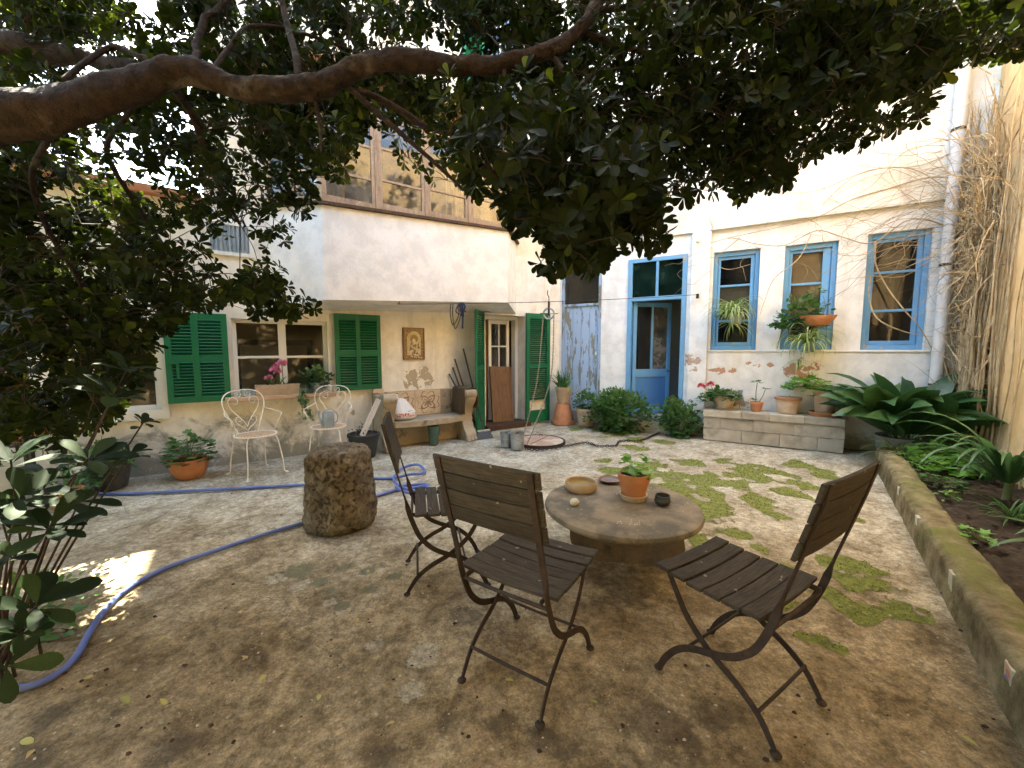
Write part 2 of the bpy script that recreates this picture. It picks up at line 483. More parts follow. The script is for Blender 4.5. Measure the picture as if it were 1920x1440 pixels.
m_terra_lime = mat('limed_terracotta', (0.44, 0.30, 0.19), (0.55, 0.43, 0.31), 7, 0.9, 0.3, 40, 0.002, c3=(0.33, 0.29, 0.20), s3=6, t3=(0.55, 0.75))
m_glaze = mat('brown_glazed_clay', (0.15, 0.055, 0.03), (0.23, 0.095, 0.05), 10, 0.3, 0.1, 40, 0.001, spec=0.5)
m_darkclay = mat('black_clay', (0.025, 0.03, 0.032), (0.06, 0.06, 0.055), 14, 0.5, 0.5, 40, 0.003)
m_stone = mat('sandstone', (0.30, 0.235, 0.155), (0.42, 0.35, 0.25), 6, 0.92, 0.6, 40, 0.006, c3=(0.14, 0.115, 0.085), s3=6, t3=(0.52, 0.72))
m_blockstone = mat('limestone_block', (0.36, 0.31, 0.235), (0.47, 0.42, 0.33), 5, 0.92, 0.6, 40, 0.006, c3=(0.24, 0.215, 0.165), s3=4, t3=(0.48, 0.75))
m_soil = mat('potting_soil', (0.035, 0.022, 0.014), (0.07, 0.045, 0.028), 30, 0.95, 1.0, 60, 0.01)
m_plastic = mat('black_plastic', (0.028, 0.030, 0.034), (0.036, 0.038, 0.042), 5, 0.5, 0.05, 60, 0.001)
m_greyplastic = mat('grey_tub', (0.22, 0.25, 0.25), (0.28, 0.30, 0.29), 5, 0.6, 0.1, 60, 0.001)
m_hose = mat('blue_hose', (0.09, 0.12, 0.33), (0.12, 0.165, 0.40), 8, 0.4, 0.05, 90, 0.001, vary=0)
m_rope = mat('rope', (0.20, 0.16, 0.11), (0.32, 0.27, 0.2), 60, 0.9, 0.6, 200, 0.002)
m_cord = mat('white_cord', (0.7, 0.67, 0.6), (0.6, 0.56, 0.5), 60, 0.8, 0.3, 200, 0.001)
m_navy = mat('navy_strap', (0.015, 0.02, 0.05), (0.03, 0.04, 0.09), 60, 0.7, 0.4, 200, 0.001)
m_strapbrown = mat('brown_strap', (0.04, 0.032, 0.022), (0.08, 0.06, 0.04), 60, 0.7, 0.4, 200, 0.001)
m_rug = mat('brown_rug', (0.055, 0.034, 0.018), (0.12, 0.078, 0.042), 70, 0.98, 1.0, 110, 0.01)
m_bark = mat('bark', (0.014, 0.008, 0.005), (0.045, 0.027, 0.017), 22, 0.9, 1.0, 30, 0.03, c3=(0.10, 0.085, 0.06), s3=4, stretch=(1, 1, 1), vary=0)
m_twig = mat('twig_bark', (0.028, 0.019, 0.013), (0.05, 0.034, 0.022), 20, 0.9, 0.4, 60, 0.002, vary=0)
m_vine = mat('dry_vine', (0.38, 0.27, 0.15), (0.56, 0.43, 0.26), 12, 0.9, 0.4, 60, 0.003, c3=(0.20, 0.12, 0.07), s3=7, vary=0.2)
m_bulb = mat('lamp_bulb', (0.8, 0.8, 0.78), (0.75, 0.75, 0.73), 5, 0.25, 0)
m_broom = mat('broom_bristle', (0.06, 0.075, 0.10), (0.12, 0.14, 0.18), 60, 0.6, 0.4, 150, 0.003, stretch=(6, 6, 0.3))
m_paper = mat('white_sack', (0.74, 0.72, 0.68), (0.66, 0.63, 0.60), 8, 0.6, 0.5, 14, 0.02, c3=(0.33, 0.33, 0.33), s3=6, t3=(0.62, 0.66))
m_sackred = mat('red_print', (0.45, 0.10, 0.08), (0.58, 0.22, 0.18), 40, 0.6, 0.2)
m_pebble = mat('white_pebble', (0.68, 0.62, 0.50), (0.56, 0.50, 0.40), 18, 0.8, 0.3, 40, 0.004)
m_bottleglass = mat('green_glazed_vase', (0.035, 0.075, 0.055), (0.07, 0.12, 0.09), 7, 0.2, 0.2, 30, 0.003, spec=0.6)
m_pipe = mat('painted_drainpipe', (0.62, 0.60, 0.60), (0.72, 0.69, 0.66), 4, 0.7, 0.2, 40, 0.002, c3=(0.36, 0.33, 0.32), s3=3)
m_pink = leaf_mat('pink_petal', [(0.62, 0.12, 0.26), (0.72, 0.24, 0.38), (0.70, 0.34, 0.46)], 0.6, 0.3, (0.8, 0.3, 0.4))
m_red = leaf_mat('coral_petal', [(0.68, 0.09, 0.13), (0.75, 0.16, 0.20)], 0.6, 0.25, (0.8, 0.2, 0.2))
m_ger = leaf_mat('geranium_leaf', [(0.045, 0.115, 0.03), (0.075, 0.16, 0.045), (0.11, 0.20, 0.06)], 0.6, 0.25)
m_bright = leaf_mat('bright_leaf', [(0.09, 0.22, 0.035), (0.14, 0.30, 0.05), (0.2, 0.36, 0.08)], 0.5, 0.3)
m_herb = leaf_mat('herb_leaf', [(0.05, 0.12, 0.03), (0.08, 0.17, 0.045), (0.13, 0.22, 0.08)], 0.6, 0.25)
m_spider = leaf_mat('spider_leaf', [(0.12, 0.20, 0.05), (0.26, 0.34, 0.12), (0.46, 0.50, 0.27)], 0.5, 0.3)
m_aspi = leaf_mat('aspidistra_leaf', [(0.028, 0.075, 0.026), (0.045, 0.11, 0.036), (0.075, 0.145, 0.045)], 0.4, 0.15, attr=False)
m_strapleaf = leaf_mat('strap_leaf', [(0.04, 0.10, 0.035), (0.06, 0.14, 0.05), (0.09, 0.17, 0.07)], 0.4, 0.2, attr=False)
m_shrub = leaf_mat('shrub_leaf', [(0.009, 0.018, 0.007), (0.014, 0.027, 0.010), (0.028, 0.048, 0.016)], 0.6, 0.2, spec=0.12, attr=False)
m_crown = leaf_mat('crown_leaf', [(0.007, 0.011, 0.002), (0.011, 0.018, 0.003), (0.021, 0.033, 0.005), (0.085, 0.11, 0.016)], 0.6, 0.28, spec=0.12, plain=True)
m_crownleaf = leaf_mat('crown_leaf_single', [(0.007, 0.011, 0.002), (0.011, 0.017, 0.003), (0.018, 0.028, 0.005)], 0.55, 0.25, spec=0.15, attr=False)
m_fallen = leaf_mat('fallen_leaf', [(0.42, 0.36, 0.10), (0.34, 0.34, 0.10), (0.20, 0.24, 0.07), (0.42, 0.30, 0.12)], 0.6, 0.1, attr=False)
m_crumb = mat('dark_crumb', (0.03, 0.016, 0.010), (0.07, 0.036, 0.02), 30, 0.9, 0)
m_succ = leaf_mat('succulent_leaf', [(0.12, 0.20, 0.08), (0.22, 0.30, 0.14), (0.34, 0.38, 0.2)], 0.5, 0.15)
m_ivy = leaf_mat('ivy_leaf', [(0.04, 0.085, 0.03), (0.08, 0.15, 0.05), (0.16, 0.24, 0.09)], 0.5, 0.25)
def glass(name, tint=(0.85, 0.87, 0.86), refl=0.9, dirt=0.12, dirtcol=(0.5, 0.47, 0.4)):
    t = NT(name); t.coords()
    tr = t.n.new('ShaderNodeBsdfTransparent'); tr.inputs[0].default_value = (*tint, 1)
    gl = t.n.new('ShaderNodeBsdfGlossy'); gl.inputs['Roughness'].default_value = 0.04
    df = t.n.new('ShaderNodeBsdfDiffuse'); df.inputs[0].default_value = (*dirtcol, 1)
    fr = t.n.new('ShaderNodeFresnel'); fr.inputs[0].default_value = 1.5
    m1 = t.n.new('ShaderNodeMixShader'); m2 = t.n.new('ShaderNodeMixShader')
    t.link(t.math('MULTIPLY', fr.outputs[0], refl), m1.inputs[0]); t.link(tr.outputs[0], m1.inputs[1]); t.link(gl.outputs[0], m1.inputs[2])
    t.link(t.math('MULTIPLY', t.step(t.noise(3, 7, 0.7), 0.3, 0.8), dirt), m2.inputs[0]); t.link(m1.outputs[0], m2.inputs[1]); t.link(df.outputs[0], m2.inputs[2])
    t.link(m2.outputs[0], t.out.inputs[0])
    return t.m
m_glass = glass('window_glass', refl=0.6, dirt=0.04)
m_glass_dirty = glass('dusty_glass', (0.6, 0.6, 0.58), 0.5, 0.10, (0.22, 0.20, 0.17))
m_glass_green = glass('green_glass', (0.16, 0.36, 0.30), 0.6, 0.35, (0.04, 0.10, 0.075))
m_glass_old = glass('old_bay_glass', (0.8, 0.78, 0.74), 1.0, 0.3, (0.5, 0.44, 0.36))
m_board = mat('brown_paper_board', (0.42, 0.27, 0.14), (0.52, 0.36, 0.20), 2, 0.9, 0.2, c3=(0.30, 0.18, 0.09), s3=2)
m_greyboard = mat('dusty_board', (0.20, 0.165, 0.12), (0.30, 0.25, 0.19), 2, 0.9, 0.2, c3=(0.12, 0.09, 0.06), s3=2)
m_water = mat('murky_water', (0.22, 0.15, 0.05), (0.26, 0.18, 0.06), 3, 0.05, 0, spec=0.6)
m_waterdark = mat('dark_water', (0.06, 0.04, 0.035), (0.08, 0.05, 0.045), 3, 0.05, 0, spec=0.6)
m_curtain = mat('pale_curtain', (0.70, 0.66, 0.58), (0.62, 0.56, 0.46), 3, 0.9, 0.3, 8, 0.01, stretch=(8, 8, 0.4))
m_tile_panel = None
# table stone
def m_tablestone():
    t = NT('table_stone'); t.coords(randomize=False)
    col = t.ramp(t.noise(5, 8, 0.65), [(0.38, (0.12, 0.097, 0.068)), (0.5, (0.185, 0.15, 0.107)), (0.62, (0.26, 0.205, 0.14))])
    col = t.mix(t.math('MULTIPLY', t.step(t.noise(3.2, 5), 0.47, 0.56), 0.8), col, (0.105, 0.095, 0.074))
    col = t.mix(t.math('MULTIPLY', t.step(t.noise(9, 5, 0.7), 0.56, 0.6), 0.35), col, (0.26, 0.205, 0.14))
    col = t.mix(t.math('MULTIPLY', t.step(t.noise(60, 3), 0.66, 0.72), 0.55), col, (0.55, 0.5, 0.4))
    t.bump(t.noise(50, 8, 0.65), 0.5, 0.004)
    return t.done(col, 0.75, 0.3)
m_table = m_tablestone()
m_basestone = mat('brown_stone', (0.085, 0.06, 0.038), (0.16, 0.115, 0.072), 6, 0.92, 0.7, 40, 0.008, c3=(0.055, 0.042, 0.028), s3=5, t3=(0.5, 0.72))
def m_pitted():
    t = NT('pitted_stone'); t.coords(randomize=False)
    n = t.noise(9, 10, 0.72)
    t.maxdetail = 8; v = t.noise(30, 8, 0.75, 0.4)
    pit = t.step(v, 0.38, 0.47)
    col = t.ramp(n, [(0.36, (0.085, 0.066, 0.045)), (0.52, (0.14, 0.112, 0.078)), (0.66, (0.22, 0.18, 0.13))])
    col = t.mix(t.step(t.noise(3, 6), 0.5, 0.75), col, (0.20, 0.17, 0.10))
    col = t.mix(t.math('MULTIPLY_ADD', pit, 0.5, 0.5), (0.05, 0.036, 0.022), col)
    t.bump(t.math('ADD', t.math('MULTIPLY', pit, 0.8), t.math('MULTIPLY', n, 0.6)), 0.9, 0.03)
    return t.done(col, 0.95, 0.1)
m_pit = m_pitted()
def m_kerbstone():
    t = NT('mossy_kerb'); t.coords(randomize=False)
    n = t.noise(6, 9, 0.7)
    col = t.ramp(n, [(0.36, (0.09, 0.072, 0.038)), (0.52, (0.19, 0.15, 0.085)), (0.66, (0.29, 0.235, 0.145))])
    geo = t.n.new('ShaderNodeNewGeometry'); sp = t.n.new('ShaderNodeSeparateXYZ'); t.link(geo.outputs['True Normal'], sp.inputs[0])
    f = t.math('ADD', t.math('MULTIPLY', t.noise(4, 9, 0.7), 1.2), t.math('MULTIPLY', sp.outputs[2], 0.17))
    col = t.mix(t.math('MULTIPLY', t.step(f, 0.66, 0.92), 0.85), col, t.mix(t.noise(60, 4), (0.09, 0.105, 0.025), (0.19, 0.19, 0.06)))
    t.bump(t.noise(35, 8, 0.7), 0.8, 0.012)
    return t.done(col, 0.95, 0.1)
m_kerb = m_kerbstone()
def m_lattice_tile():   # ornamental floor tile used as bench back: a ring of scrolls round a flower, printed
    t = NT('ornament_tile')
    X, Y, Z = t.xyz(); t.coords(randomize=False)
    dx = t.math('DIVIDE', X, 0.2); dz = t.math('DIVIDE', Z, 0.18)
    rr = t.math('SQRT', t.math('ADD', t.math('MULTIPLY', dx, dx), t.math('MULTIPLY', dz, dz)))
    an = t.math('ARCTAN2', dz, dx)
    lob = t.math('MULTIPLY_ADD', t.math('COSINE', t.math('MULTIPLY', an, 8)), 0.10, rr)
    l1 = t.math('LESS_THAN', t.math('ABSOLUTE', t.math('SUBTRACT', lob, 0.86)), 0.035)
    l2 = t.math('LESS_THAN', t.math('ABSOLUTE', t.math('SUBTRACT', t.math('MULTIPLY_ADD', t.math('COSINE', t.math('MULTIPLY', an, 4)), 0.16, rr), 0.50)), 0.07)
    pet = t.math('LESS_THAN', rr, t.math('MULTIPLY_ADD', t.math('ABSOLUTE', t.math('COSINE', t.math('MULTIPLY', an, 4))), 0.34, 0.08))
    dark = t.math('MAXIMUM', t.math('MAXIMUM', l1, l2), pet)
    base = t.ramp(t.noise(6, 7), [(0.3, (0.46, 0.35, 0.23)), (0.7, (0.62, 0.50, 0.36))])
    wear = t.step(t.noise(9, 6), 0.35, 0.55)
    col = t.mix(t.math('MULTIPLY', dark, t.math('MULTIPLY', wear, 0.85)), base, (0.13, 0.075, 0.05))
    t.bump(t.noise(40, 5), 0.15, 0.002)
    return t.done(col, 0.5, 0.4)
m_orn = m_lattice_tile()
def m_kerbtile(i):      # small glazed tile with a worn figure in blue and red, printed flat
    t = NT('painted_tile'); X, Y, Z = t.xyz(); t.coords(randomize=False)
    def blob(cx, cz, rx, rz):
        dx = t.math('DIVIDE', t.math('SUBTRACT', X, cx), rx); dz = t.math('DIVIDE', t.math('SUBTRACT', Z, cz), rz)
        nz = t.math('MULTIPLY', t.math('SUBTRACT', t.noise(40, 4), 0.5), 1.1)
        return t.math('LESS_THAN', t.math('ADD', t.math('ADD', t.math('MULTIPLY', dx, dx), t.math('MULTIPLY', dz, dz)), nz), 1.0)
    col = t.mix(t.noise(12, 6), (0.30, 0.26, 0.18), (0.52, 0.48, 0.40))
    if i == 0:
        col = t.mix(blob(-0.004, -0.012, 0.028, 0.026), col, (0.05, 0.09, 0.30))
        col = t.mix(blob(0.004, 0.028, 0.022, 0.016), col, (0.42, 0.13, 0.07))
        col = t.mix(blob(-0.01, 0.05, 0.014, 0.012), col, (0.50, 0.30, 0.18))
    else:
        col = t.mix(blob(0.0, 0.0, 0.03, 0.03), col, (0.33, 0.36, 0.26))
    return t.done(col, 0.35, 0.5)
# ------------------------------------------------------------------ ground
def blob_field(P, blobs):
    f = np.zeros(len(P))
    for (x, y, r) in blobs:
        d = np.hypot(P[:, 0] - x, P[:, 1] - y) / r
        f = np.maximum(f, 1 - d * 0.5)
    return np.clip(f, 0, 1)
def pb(L):
    out = []
    for px, py, r in L:
        q = on(px, py); out.append((q.x, q.y, r))
    return out
xs = np.concatenate([[-150, -60, -30, -16, -10], np.arange(-6.4, 7.0, 0.04), [9, 14, 30, 60, 150]])
ys = np.concatenate([[-150, -60, -20, -8, -3], np.arange(-0.4, 8.6, 0.04), [10, 14, 30, 60, 150]])
gx, gy = np.meshgrid(xs, ys)
P = np.stack([gx.ravel(), gy.ravel()], 1)
moss = blob_field(P, pb([(1130, 862, .12), (1165, 880, .22), (1215, 872, .25), (1245, 890, .3), (1290, 868, .2), (1320, 895, .32), (1390, 885, .25), (1440, 880, .22), (1490, 870, .22), (1540, 885, .2),
    (1250, 915, .28), (1330, 925, .3), (1360, 905, .2), (1300, 945, .25), (1400, 935, .18), (1450, 960, .16), (1310, 1010, .14), (1200, 825, .2), (1150, 815, .22), (1245, 828, .2), (1195, 838, .18), (1120, 805, .2), (1160, 800, .25), (1080, 803, .2),
    (1395, 1000, .12), (1600, 1060, .13), (1640, 1090, .15), (1690, 1140, .13), (1560, 1050, .12), (1540, 1195, .08), (1480, 1130, .08), (1620, 1145, .12), (1430, 900, .2), (1500, 905, .15), (1380, 870, .2), (1420, 1020, .1), (1480, 1060, .1), (1560, 1110, .12), (1350, 960, .16), (1480, 920, .2), (1280, 900, .3), (1570, 960, .14)]))
for i_ in np.nonzero(moss > 0.12)[0]:
    q_ = Vector((P[i_, 0] * 4.2, P[i_, 1] * 4.2, 2.0))
    moss[i_] += 0.62 * (mnoise.noise(q_) + 0.55 * mnoise.noise(q_ * 2.6) + 0.3 * mnoise.noise(q_ * 5.5)) - 0.06
moss = np.clip(moss, 0, 1)
ring = blob_field(P, pb([(560, 1065, .11), (600, 1085, .07), (645, 1060, .06), (690, 1066, .07), (742, 1075, .06), (640, 1130, .06), (690, 1100, .06), (620, 1100, .05)]))
pale = blob_field(P, pb([(520, 1078, .12), (560, 1090, .1), (700, 1200, .09), (790, 1225, .1), (770, 1290, .1), (620, 1120, .1), (1000, 850, .8), (900, 860, .5), (700, 890, .5), (1150, 880, .4), (1500, 940, .4)]))
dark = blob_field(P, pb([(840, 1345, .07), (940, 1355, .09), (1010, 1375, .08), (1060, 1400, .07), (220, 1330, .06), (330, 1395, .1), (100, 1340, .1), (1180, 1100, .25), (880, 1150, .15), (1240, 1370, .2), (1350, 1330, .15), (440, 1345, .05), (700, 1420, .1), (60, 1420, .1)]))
zn = np.array([mnoise.noise((x * 0.7, y * 0.7, 3)) * 0.018 + mnoise.noise((x * 2.6, y * 2.6, 1)) * 0.006 if abs(x) < 7 and -1 < y < 9 else 0 for x, y in P])
V = np.stack([P[:, 0], P[:, 1], zn - 0.012], 1)
nx_, ny_ = len(xs), len(ys)
idx = np.arange(nx_ * ny_).reshape(ny_, nx_)
Fq = np.stack([idx[:-1, :-1], idx[:-1, 1:], idx[1:, 1:], idx[1:, :-1]], -1).reshape(-1, 4)
me = bpy.data.meshes.new('ground')
me.vertices.add(len(V)); me.vertices.foreach_set('co', V.ravel())
me.loops.add(Fq.size); me.loops.foreach_set('vertex_index', Fq.ravel().astype(np.int32))
me.polygons.add(len(Fq)); me.polygons.foreach_set('loop_start', np.arange(0, Fq.size, 4, dtype=np.int32))
me.update(calc_edges=True)
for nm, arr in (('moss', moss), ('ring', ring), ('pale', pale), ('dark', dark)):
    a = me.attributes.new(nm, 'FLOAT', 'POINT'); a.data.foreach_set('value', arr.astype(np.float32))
me.polygons.foreach_set('use_smooth', [True] * len(me.polygons))
def m_ground():
    t = NT('packed_ground'); t.maxdetail = 8; t.coords(randomize=False)
    X, Y, Z = t.xyz()
    big = t.noise(0.7, 8, 0.65); mid = t.noise(3.2, 10, 0.72, 0.4); fine = t.noise(26, 9, 0.75); vf = t.noise(110, 4, 0.7)
    col = t.ramp(mid, [(0.34, (0.125, 0.083, 0.040)), (0.46, (0.24, 0.175, 0.092)), (0.55, (0.335, 0.25, 0.142)), (0.66, (0.43, 0.34, 0.21))])
    # brown dirt near the tree, coloured darker for its shade, paling to worn cement
    unshaded_cem = t.step(t.math('ADD', t.math('MULTIPLY', t.math('SUBTRACT', big, 0.5), 3.0), t.math('ADD', Y, t.math('MULTIPLY', mid, 1.5))), 2.1, 4.7)
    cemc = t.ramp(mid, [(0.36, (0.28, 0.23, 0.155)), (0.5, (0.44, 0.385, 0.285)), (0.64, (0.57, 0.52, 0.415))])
    col = t.mix(t.math('MULTIPLY', unshaded_cem, 0.9), col, cemc)
    col = t.mix(t.math('MULTIPLY', t.step(big, 0.52, 0.7), 0.55), col, (0.215, 0.15, 0.078))
    pm = t.step(t.math('ADD', t.attr('pale'), t.math('MULTIPLY', t.math('SUBTRACT', mid, 0.5), 1.6)), 0.62, 0.72)
    col = t.mix(t.math('MULTIPLY', pm, 0.45), col, (0.42, 0.385, 0.30))
    edge = t.math('SUBTRACT', t.step(t.math('ADD', t.attr('pale'), t.math('MULTIPLY', t.math('SUBTRACT', mid, 0.5), 1.6)), 0.58, 0.63), pm)
    col = t.mix(t.math('MULTIPLY', edge, 0.35), col, (0.12, 0.09, 0.06))
    fv = t.math('MULTIPLY_ADD', t.step(fine, 0.34, 0.68), 0.75, 0.6)
    col = t.hsv(col, val=t.math('MULTIPLY', fv, t.math('MULTIPLY_ADD', t.step(vf, 0.3, 0.7), 0.55, 0.7)))
    grit = t.noise(14, 8, 0.8, 0.5)
    col = t.mix(t.math('MULTIPLY', t.step(grit, 0.55, 0.63), 0.3), col, (0.07, 0.048, 0.028))
    col = t.mix(t.math('MULTIPLY', t.step(grit, 0.47, 0.38), 0.35), col, (0.40, 0.33, 0.235))
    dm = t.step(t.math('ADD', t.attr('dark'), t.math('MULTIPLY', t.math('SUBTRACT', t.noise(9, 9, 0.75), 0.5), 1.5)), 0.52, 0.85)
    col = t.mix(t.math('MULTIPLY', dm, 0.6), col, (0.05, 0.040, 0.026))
    rg = t.step(t.math('ADD', t.attr('ring'), t.math('MULTIPLY', t.math('SUBTRACT', t.noise(14, 9, 0.75), 0.5), 0.9)), 0.55, 0.7)
    col = t.mix(t.math('MULTIPLY', rg, 0.75), col, t.mix(vf, (0.085, 0.085, 0.045), (0.17, 0.165, 0.10)))
    mm = t.math('ADD', t.attr('moss'), t.math('MULTIPLY', t.math('SUBTRACT', fine, 0.5), 0.45))
    mk = t.step(mm, 0.53, 0.61)
    mossc = t.mix(t.step(fine, 0.3, 0.7), (0.10, 0.125, 0.018), t.mix(vf, (0.19, 0.22, 0.035), (0.32, 0.33, 0.075)))
    col = t.mix(t.math('MULTIPLY', mk, 0.9), col, mossc)
    # hairline cracks
    cv = t.voronoi(0.55, 'DISTANCE_TO_EDGE', vec=None)
    wob = t.n.new('ShaderNodeVectorMath'); wob.operation = 'ADD'
    nc = t.n.new('ShaderNodeTexNoise'); nc.inputs['Scale'].default_value = 3; nc.inputs['Detail'].default_value = 6
    t.link(t.tc.outputs['Object'], nc.inputs['Vector']); t.link(t.tc.outputs['Object'], wob.inputs[0]); t.link(nc.outputs['Color'], wob.inputs[1])
    cv = t.voronoi(0.5, 'DISTANCE_TO_EDGE', vec=wob.outputs[0])
    cr = t.math('LESS_THAN', cv, 0.004)
    col = t.mix(t.math('MULTIPLY', cr, 0.4), col, (0.10, 0.075, 0.045))
    # pitted specks
    sp = t.step(t.noise(70, 2, 0.5), 0.70, 0.74)
    col = t.mix(t.math('MULTIPLY', sp, 0.5), col, (0.10, 0.07, 0.04))
    sp2 = t.step(t.noise(85, 2, 0.5, vec=wob.outputs[0]), 0.72, 0.75)
    col = t.mix(t.math('MULTIPLY', sp2, 0.45), col, (0.55, 0.50, 0.40))
    h = t.math('ADD', t.math('MULTIPLY', mid, 0.8), t.math('ADD', t.math('MULTIPLY', fine, 0.7), t.math('MULTIPLY', vf, 0.25)))
    h = t.math('ADD', h, t.math('MULTIPLY', mk, t.math('MULTIPLY_ADD', vf, 0.6, 0.2)))
    t.bump(t.math('SUBTRACT', h, t.math('MULTIPLY', cr, 0.4)), 0.9, 0.022)
    rgh = t.math('MULTIPLY_ADD', mid, 0.3, 0.68)
    return t.done(col, rgh, 0.22)
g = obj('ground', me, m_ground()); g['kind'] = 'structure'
# ------------------------------------------------------------------ house
house = thing('house', 'cream and white two-storey house with green louvred shutters and a timber bay window', 'house', CORNER, HROT)
W1 = (-5.06, -4.03, 0.80, 1.71); W2 = (-6.26, -5.72, 0.70, 1.58); W3 = (-7.7, -6.62, 0.68, 1.58); DR = (-1.62, -0.80, 0.0, 1.93)
obj('facade_wall', wall_with_holes(-10.5, 0.0, -0.1, 2.95, 0.35, [W1, W2, W3, (DR[0], DR[1], -0.1, DR[3])]), m_house, house)
BAYHOLE = (-4.0, -1.7, 3.2, 4.4); UPW = (-1.62, -0.86, 5.4, 7.1)
obj('upper_wall', wall_with_holes(-5.24, 0.0, 2.95, 10.6, 0.35, [BAYHOLE, UPW, (-3.9, -3.1, 6.0, 7.6)]), m_upper, house)
room = MB()
room.box(-5.24, -5.02, 0.35, 5.2, 2.96, 10.6).box(-5.02, 0.6, 5.0, 5.2, 2.96, 10.6).box(-5.24, 0.6, 0.35, 5.2, 10.6, 10.8).box(0.0, 0.6, 0.35, 5.0, 2.96, 10.6)
obj('upper_body_wall', room, m_upper, house)
rm = MB()
rm.box(-10.5, 0.3, 2.62, 2.8, 0.0, 2.7).box(-10.5, -10.3, 0.35, 2.62, 0, 2.7).box(0.0, 0.3, 0.35, 2.62, 0, 2.7)
rm.box(-3.6, -3.48, 0.36, 2.61, 0.0, 2.7)
obj('room_wall', rm, m_room, house)
obj('room_ceiling', MB().box(-10.5, 0.0, 0.352, 5.2, 2.7, 2.94), m_room, house)
obj('room_floor', MB().box(-10.5, 0.0, 0.352, 2.61, 0.0, 0.06), m_rooffloor, house)
m_bayroom = mat('bay_room_plaster', (0.5, 0.44, 0.36), (0.58, 0.52, 0.44), 2, 0.9, 0.1)
up = MB().box(-4.9, -0.05, 2.2, 2.4, 2.96, 5.6).box(-4.9, -0.05, 0.36, 2.2, 4.9, 5.0)
obj('upper_room_wall', up, m_bayroom, house)
obj('roof_edge', MB().box(-10.7, -5.26, -0.12, 5.2, 2.952, 3.03), m_terra, house)
idf = MB()
idf.box(-5.05, -4.96, 2.58, 2.615, 0.06, 1.52).box(-3.92, -3.83, 2.58, 2.615, 0.06, 1.52).box(-4.96, -3.92, 2.58, 2.615, 1.42, 1.52)
obj('inner_door_frame', idf, m_darkwood, house)
obj('cabinet', MB().box(-5.9, -5.3, 2.2, 2.6, 0.06, 0.95), m_darkwood, house)

def window(parent, x0, x1, z0, z1, y, cols, rows, fw, mw, mframe, mglass, depth=0.05, glasses=None, cw=None):
    """cols, rows: fractions where mullions and muntins stand"""
    f = MB().box(x0, x0 + fw, y, y + depth, z0, z1).box(x1 - fw, x1, y, y + depth, z0, z1).box(x0 + fw, x1 - fw, y, y + depth, z0, z0 + fw).box(x0 + fw, x1 - fw, y, y + depth, z1 - fw, z1)
    w = obj('window', f, mframe, parent, bevel=0.004)
    xs_ = [x0 + fw] + [x0 + (x1 - x0) * c for c in cols] + [x1 - fw]
    zs_ = [z0 + fw] + [z0 + (z1 - z0) * c for c in rows] + [z1 - fw]
    cw = cw or mw
    for x in xs_[1:-1]:
        obj('mullion', MB().box(x - cw / 2, x + cw / 2, y + 0.004, y + depth - 0.004, z0 + fw, z1 - fw), mframe, w, bevel=0.003)
    for i in range(len(xs_) - 1):
        a = xs_[i] + (cw / 2 if i else 0); b = xs_[i + 1] - (cw / 2 if i < len(xs_) - 2 else 0)
        for z in zs_[1:-1]:
            obj('muntin', MB().box(a, b, y + 0.01, y + depth - 0.01, z - mw / 2, z + mw / 2), mframe, w, bevel=0.003)
        for j in range(len(zs_) - 1):
            c = zs_[j] + (mw / 2 if j else 0); d = zs_[j + 1] - (mw / 2 if j < len(zs_) - 2 else 0)
            mg = glasses[j] if glasses else mglass
            obj('pane', MB().box(a, b, y + depth / 2 - 0.002, y + depth / 2 + 0.002, c, d), mg, w)
    return w
window(house, *W1, 0.07, [0.5], [0.5], 0.045, 0.03, m_whitewood, m_glass, cw=0.085)
window(house, *W2, 0.05, [], [], 0.05, 0.03, m_whitewood, m_glass)
window(house, *W3, 0.05, [0.5], [], 0.05, 0.03, m_whitewood, m_glass, cw=0.09)
obj('window_casing', MB().box(-6.40, -6.262, -0.03, -0.002, 0.60, 1.66).box(-5.718, -5.66, -0.03, -0.002, 0.60, 1.66).box(-6.262, -5.718, -0.03, -0.002, 1.582, 1.66).box(-6.262, -5.718, -0.03, -0.002, 0.60, 0.698), m_whitewood, house)
obj('window_sill', MB().box(-5.16, -3.98, -0.16, 0.06, 0.745, 0.798), mat('sill_terracotta', (0.5, 0.33, 0.2), (0.6, 0.43, 0.29), 6, 0.85, 0.3), house, bevel=0.01)

